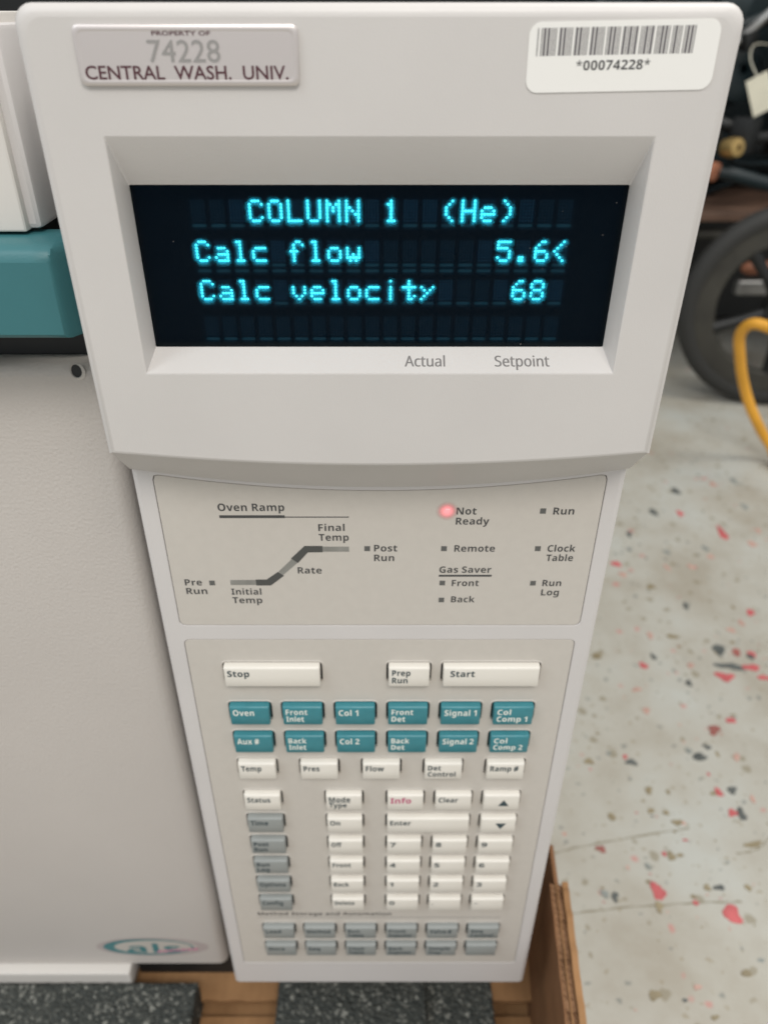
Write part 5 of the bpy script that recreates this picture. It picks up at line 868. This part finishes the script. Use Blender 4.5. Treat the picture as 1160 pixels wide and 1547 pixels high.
# ================================================================== CARTON AND FOAM
cb = thing('cardboard_box', 'torn open brown corrugated carton that holds the instrument', 'carton', (-150, 150, -559))
bm = box(-420, 96, -170, 540, -538, -532); mesh_obj('box_bottom', bm, 'card', cb, (-150, 150, -535))
# inner flap, its torn front edge
bm = bmesh.new(); top = []; bot = []; n = 60
for i in range(n + 1):
    x = -410 + 506 * i / n
    y = 21 + 1.6 * noise.noise(Vector((x * .09, 3, 0))) + .9 * noise.noise(Vector((x * .33, 9, 0)))
    top.append(bm.verts.new((x, y, -517))); bot.append(bm.verts.new((x, y + .4, -521)))
bt = [bm.verts.new((v.co.x, 44, -515.5)) for v in top]; b2 = [bm.verts.new((v.co.x, 300, -520)) for v in top]
for i in range(n):
    bm.faces.new((top[i], top[i + 1], bt[i + 1], bt[i])); bm.faces.new((bt[i], bt[i + 1], b2[i + 1], b2[i])); bm.faces.new((top[i], bot[i], bot[i + 1], top[i + 1]))
mesh_obj('inner_flap', bm, 'card', cb, (-150, 100, -517), 30)
bm = bmesh.new(); bx(bm, -420, 96, -165, 16, -531, -526); mesh_obj('lower_flap', bm, 'card', cb, (-150, -60, -528))

# right wall: two liners with fluting between, its upper edge torn
def wx(y): return 101.3 + (y - 30) * .080 if y > -60 else 94.1
def rim(y, amp=1.6): return -409.5 + amp * noise.noise(Vector((y * .11, 5, 1))) + (0 if y < 30 else (y - 30) * .05)
def liner(name, off, th, m_, dz, y0=-170, y1=34, amp=1.6, zbot=-556):
    b_ = bmesh.new(); L = []; n = 70
    for i in range(n + 1):
        y = y0 + (y1 - y0) * i / n; zt_ = rim(y, amp) + dz + .8 * noise.noise(Vector((y * .5, off, 0)))
        x = wx(y) + off
        L.append([b_.verts.new((x, y, zbot)), b_.verts.new((x, y, zt_)), b_.verts.new((x + th, y, zt_)), b_.verts.new((x + th, y, zbot))])
    for a_, c_ in zip(L, L[1:]):
        for k_ in range(4): b_.faces.new((a_[k_], a_[(k_ + 1) % 4], c_[(k_ + 1) % 4], c_[k_]))
    b_.faces.new(L[0]); b_.faces.new(L[-1][::-1])
    return mesh_obj(name, b_, m_, cb, (wx(0) + off, 0, -556), 30)
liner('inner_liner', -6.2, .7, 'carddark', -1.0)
liner('middle_liner', -2.9, .5, 'card', -.6)
liner('outer_liner', .4, 3.4, 'card', .6, amp=2.2)
bm = bmesh.new()
for off, ph in ((-5.4, 0), (-2.3, 1.2)):
    n = 420; prev = None
    for i in range(n + 1):
        y = -168 + 202 * i / n
        x = wx(y) + off + 1.2 + 1.15 * math.sin(y * 2 * PI / 7.0 + ph); z1_ = rim(y) - 1.6 - .9 * abs(noise.noise(Vector((y * .8, ph, 2))))
        q = (bm.verts.new((x - .15, y, -470)), bm.verts.new((x - .15, y, z1_)), bm.verts.new((x + .2, y, z1_)), bm.verts.new((x + .2, y, -470)))
        if prev:
            for k_ in range(3): bm.faces.new((prev[k_], prev[k_ + 1], q[k_ + 1], q[k_]))
        prev = q
for off, w2 in ((-5.5, 2.6), (-2.4, 2.8)):
    for k_ in range(40):
        y = -168 + 5.05 * k_; bx(bm, wx(y) + off, wx(y) + off + w2, y, y + 5.0, -470, rim(y) - 2.4 - 1.2 * abs(noise.noise(Vector((y * .3, off, 2)))))
fl = mesh_obj('corrugated_fluting', bm, 'cardflute', cb, (98, 0, -440)); fl['kind'] = 'stuff'
# dark torn inner flap leaning at the far corner of the wall
bm = bmesh.new()
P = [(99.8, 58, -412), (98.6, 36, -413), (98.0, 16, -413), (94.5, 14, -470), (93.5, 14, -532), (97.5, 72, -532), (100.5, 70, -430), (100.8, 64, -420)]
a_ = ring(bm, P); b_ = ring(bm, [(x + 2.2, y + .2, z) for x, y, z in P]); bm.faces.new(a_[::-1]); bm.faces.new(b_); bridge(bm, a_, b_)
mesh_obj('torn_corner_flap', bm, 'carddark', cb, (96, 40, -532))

def foam_block(label, x0, x1, y0, y1, z0, z1, name='foam_block'):
    b_ = bmesh.new()
    st_ = 2.0; nx_ = int((x1 - x0) / st_); ny_ = int((y1 - y0) / st_); nz_ = int((z1 - z0) / st_)
    def nz(p_):
        v = Vector(p_); a = noise.voronoi(v * .36)[0][0]; return (.55 - a) * 1.3 + .5 * noise.noise(v * .09)
    def sheet(o_, u, v, nu, nv, nrm):
        g = []
        for i in range(nu + 1):
            col_ = []
            for j in range(nv + 1):
                p_ = Vector(o_) + Vector(u) * (i / nu) + Vector(v) * (j / nv)
                e_ = min(i, nu - i, j, nv - j); k_ = nz(p_) * min(1, e_ / 1.0 + .0)
                if e_ == 0: p_ = p_ + Vector([.25 * noise.noise(p_ * .4 + Vector((7 * q, 0, 0))) for q in range(3)]) * 2
                col_.append(b_.verts.new(p_ + Vector(nrm) * k_))
            g.append(col_)
        for i in range(nu):
            for j in range(nv): b_.faces.new((g[i][j], g[i + 1][j], g[i + 1][j + 1], g[i][j + 1]))
    X, Y, Z = (x1 - x0, 0, 0), (0, y1 - y0, 0), (0, 0, z1 - z0)
    sheet((x0, y0, z1), X, Y, nx_, ny_, (0, 0, 1)); sheet((x0, y0, z0), X, Z, nx_, nz_, (0, -1, 0)); sheet((x0, y1, z0), X, Z, nx_, nz_, (0, 1, 0))
    sheet((x0, y0, z0), Y, Z, ny_, nz_, (-1, 0, 0)); sheet((x1, y0, z0), Y, Z, ny_, nz_, (1, 0, 0)); sheet((x0, y0, z0), X, Y, 2, 2, (0, 0, 0))
    bmesh.ops.remove_doubles(b_, verts=b_.verts, dist=.05)
    o = mesh_obj(name, b_, 'foam', None, ((x0 + x1) / 2, (y0 + y1) / 2, z0), 180)
    return tag(o, label, 'packing foam', 'packing foam in the carton')
foam_block('long charcoal foam block under the white rail of the oven door', -300, -111, -120, 23.5, -526, -500)
foam_block('charcoal foam block directly under the keypad housing', -62, 28, -110, 40, -526, -506)
foam_block('darker recessed charcoal foam block beneath the keypad, beside bare cardboard', 29, 70, -110, 44, -526, -514)

# ================================================================== BEHIND, RIGHT: equipment, wheel, hose
eq = thing('machine_cart', 'dark machine cart with a brown shelf behind the instrument at the right', 'cart', (750, 1250, -560))
bm = bmesh.new(); bx(bm, 340, 1500, 1250, 1700, -250, 40, bev=15); mesh_obj('machine_body', bm, 'tealblack', eq, (900, 1450, -100), 40)
bm = bmesh.new(); bx(bm, 300, 1500, 1090, 1600, -292, -276, bev=3); mesh_obj('shelf', bm, 'wood', eq, (900, 1400, -284), 40)
bm = bmesh.new(); bx(bm, 300, 1500, 1350, 1650, -545, -330, bev=8); mesh_obj('lower_cabinet', bm, 'blackmetal', eq, (900, 1450, -450), 40)
for x in (420, 1200):
    bm = bmesh.new(); bx(bm, x, x + 35, 1190, 1225, -540, 30, bev=3); mesh_obj('post', bm, 'blackmetal', eq, (x, 1200, -540), 40)
for P, r_, m_ in (([(470, 1180, -180), (520, 1120, -150), (600, 1110, -170), (700, 1150, -120)], 9, 'blackmetal'), ([(430, 1180, -120), (520, 1150, -60), (600, 1130, 20), (640, 1130, 60)], 7, 'steel'),
                 ([(430, 1150, -240), (520, 1090, -215), (640, 1080, -235), (760, 1120, -200)], 11, 'tealblack'), ([(450, 1160, -330), (560, 1120, -318), (700, 1100, -325), (800, 1110, -330)], 8, 'rim')):
    bm = bmesh.new(); tube(bm, smoothpath(P), r_, 12); mesh_obj('pipe', bm, m_, eq, P[0], 60)
bm = bmesh.new(); revolve(bm, [(4, -16), (13, -14), (15, 0), (13, 12), (4, 14)], (538, 1075, -180), (.4, -1, .2), 20); mesh_obj('brass_valve', bm, 'brass', eq, (538, 1075, -180), 50)
bm = bmesh.new(); revolve(bm, [(4, -12), (12, -10), (14, 12), (4, 14)], (512, 1080, -212), (.8, -1, -.2), 20); mesh_obj('copper_fitting', bm, 'copper', eq, (512, 1080, -212), 50)
for cx, cy, cz, r_ in ((640, 1120, -30, 60), (560, 1200, -90, 45), (720, 1150, -180, 50)):
    bm = bmesh.new(); revolve(bm, [(8, -30), (r_ * .8, -28), (r_, -15), (r_, 20), (r_ * .7, 30), (8, 32)], (cx, cy, cz), (.3, -1, .3), 24); mesh_obj('motor_housing', bm, 'tealblack', eq, (cx, cy, cz), 50)
rc = random.Random(5)
for k_ in range(26):
    x_, z_ = rc.uniform(440, 860), rc.uniform(-265, 20); y_ = rc.uniform(1090, 1240)
    P_ = [(x_ + rc.uniform(-70, 70), y_ + rc.uniform(-30, 30), z_ + rc.uniform(-60, 60)) for _ in range(4)]
    bm = bmesh.new(); tube(bm, smoothpath(P_, 6), rc.uniform(3, 8), 8); mesh_obj('cable', bm, rc.choice(['blackmetal', 'tealblack', 'blackmetal', 'rubber', 'rim', 'wood']), eq, P_[0], 60)
for k_ in range(22):
    x_, z_, y_ = rc.uniform(440, 860), rc.uniform(-270, 10), rc.uniform(1080, 1230); a_, b_, c_ = [rc.uniform(8, 30) for _ in range(3)]
    bm = bmesh.new(); bx(bm, -a_, a_, -b_, b_, -c_, c_, bev=2); bmesh.ops.rotate(bm, verts=bm.verts, matrix=Matrix.Rotation(rc.uniform(-.6, .6), 3, 'Y') @ Matrix.Rotation(rc.uniform(-.8, .8), 3, 'Z'))
    bmesh.ops.translate(bm, verts=bm.verts, vec=(x_, y_, z_)); mesh_obj('bracket', bm, rc.choice(['blackmetal', 'tealblack', 'blackmetal', 'tealblack', 'rim', 'blackmetal', 'wood']), eq, (x_, y_, z_), 40)
# paper tag wired to the cart
bm = bmesh.new(); cT = Vector((536, 1015, -103)); u = Vector((.85, -.1, .47)).normalized(); v = Vector((.45, .15, -.85)); v = (v - u * v.dot(u)).normalized(); nrm = u.cross(v)
pts = [cT + u * a * 15 + v * b * 26 for a, b in ((-1, -1), (1, -1), (1, 1), (-1, 1))]
for a_ in (0,):
    r1_ = ring(bm, pts); r2_ = ring(bm, [p_ + nrm * 1.2 for p_ in pts]); bm.faces.new(r1_); bm.faces.new(r2_[::-1]); bridge(bm, r1_, r2_)
tag(mesh_obj('paper_tag', bm, 'tagmat', None, cT), 'small tilted cream paper tag hanging before the dark machine', 'tag')

bm = bmesh.new(); tube(bm, smoothpath([(526, 1016, -82), (520, 1040, -60), (545, 1090, -45), (600, 1130, -50)], 6), .7, 6); mesh_obj('tag_string', bm, 'tagmat', eq, (526, 1016, -82), 60)
wh_c = Vector((640, 985, -400)); ax = Vector((-.16, -1, .04)).normalized()
wh = thing('cart_wheel', 'large black tyred wheel with grey brown rim standing on the floor at right', 'wheel', (640, 985, -560))
def ringprof(r0, r1, h, e): return [(r0, -h), (r1 - e, -h), (r1, -h + e), (r1, h - e), (r1 - e, h), (r0, h)]
bm = bmesh.new(); revolve(bm, [(136, -15), (146, -18), (155, -14), (159.5, -6), (159.5, 6), (155, 14), (146, 18), (136, 15)], wh_c, ax, 64); mesh_obj('tyre', bm, 'rubber', wh, wh_c, 50)
bm = bmesh.new(); revolve(bm, [(102, -4), (107, -13), (128, -15), (138, -10), (138, 10), (107, 10), (102, 4)], wh_c, ax, 64); mesh_obj('rim', bm, 'rim', wh, wh_c, 50)
bm = bmesh.new(); revolve(bm, [(4, -24), (26, -24), (30, -18), (30, 18), (4, 20)], wh_c, ax, 32); mesh_obj('hub', bm, 'blackmetal', wh, wh_c, 50)
uu = ax.cross(Vector((0, 0, 1))).normalized(); vv_ = ax.cross(uu)
for k_ in range(5):
    a = 2 * PI * k_ / 5 + .35; d_ = uu * math.cos(a) + vv_ * math.sin(a)
    bm = bmesh.new(); tube(bm, [wh_c + d_ * 26, wh_c + d_ * 60, wh_c + d_ * 106], [11, 8, 11], 10); mesh_obj('spoke', bm, 'blackmetal', wh, wh_c + d_ * 26, 60)
bm = bmesh.new(); tube(bm, [(606, 1088, -366), (616, 1088, -366), (700, 1092, -364), (860, 1100, -362)], [5, 11, 11, 10], 14); mesh_obj('brown_grip', bm, 'copper', eq, (620, 1088, -366), 60)
bm = bmesh.new(); bx(bm, 604, 850, 1080, 1100, -410, -385, bev=4, seg=3); mesh_obj('grey_bar', bm, 'steel', eq, (640, 1088, -396), 50)
P = [(552, 688, -380), (518, 708, -349), (496, 738, -342), (481, 753, -343), (477, 768, -362), (486, 773, -392), (503, 778, -433), (527, 778, -478), (565, 778, -529), (592, 733, -551), (742, 673, -551), (1042, 623, -551)]
bm = bmesh.new(); tube(bm, smoothpath(P, 10), 7.2, 14); tag(mesh_obj('orange_hose', bm, 'orange', None, P[5], 60), 'orange yellow hose looping past the wheel down to the floor', 'hose')
bpy.context.view_layer.update()
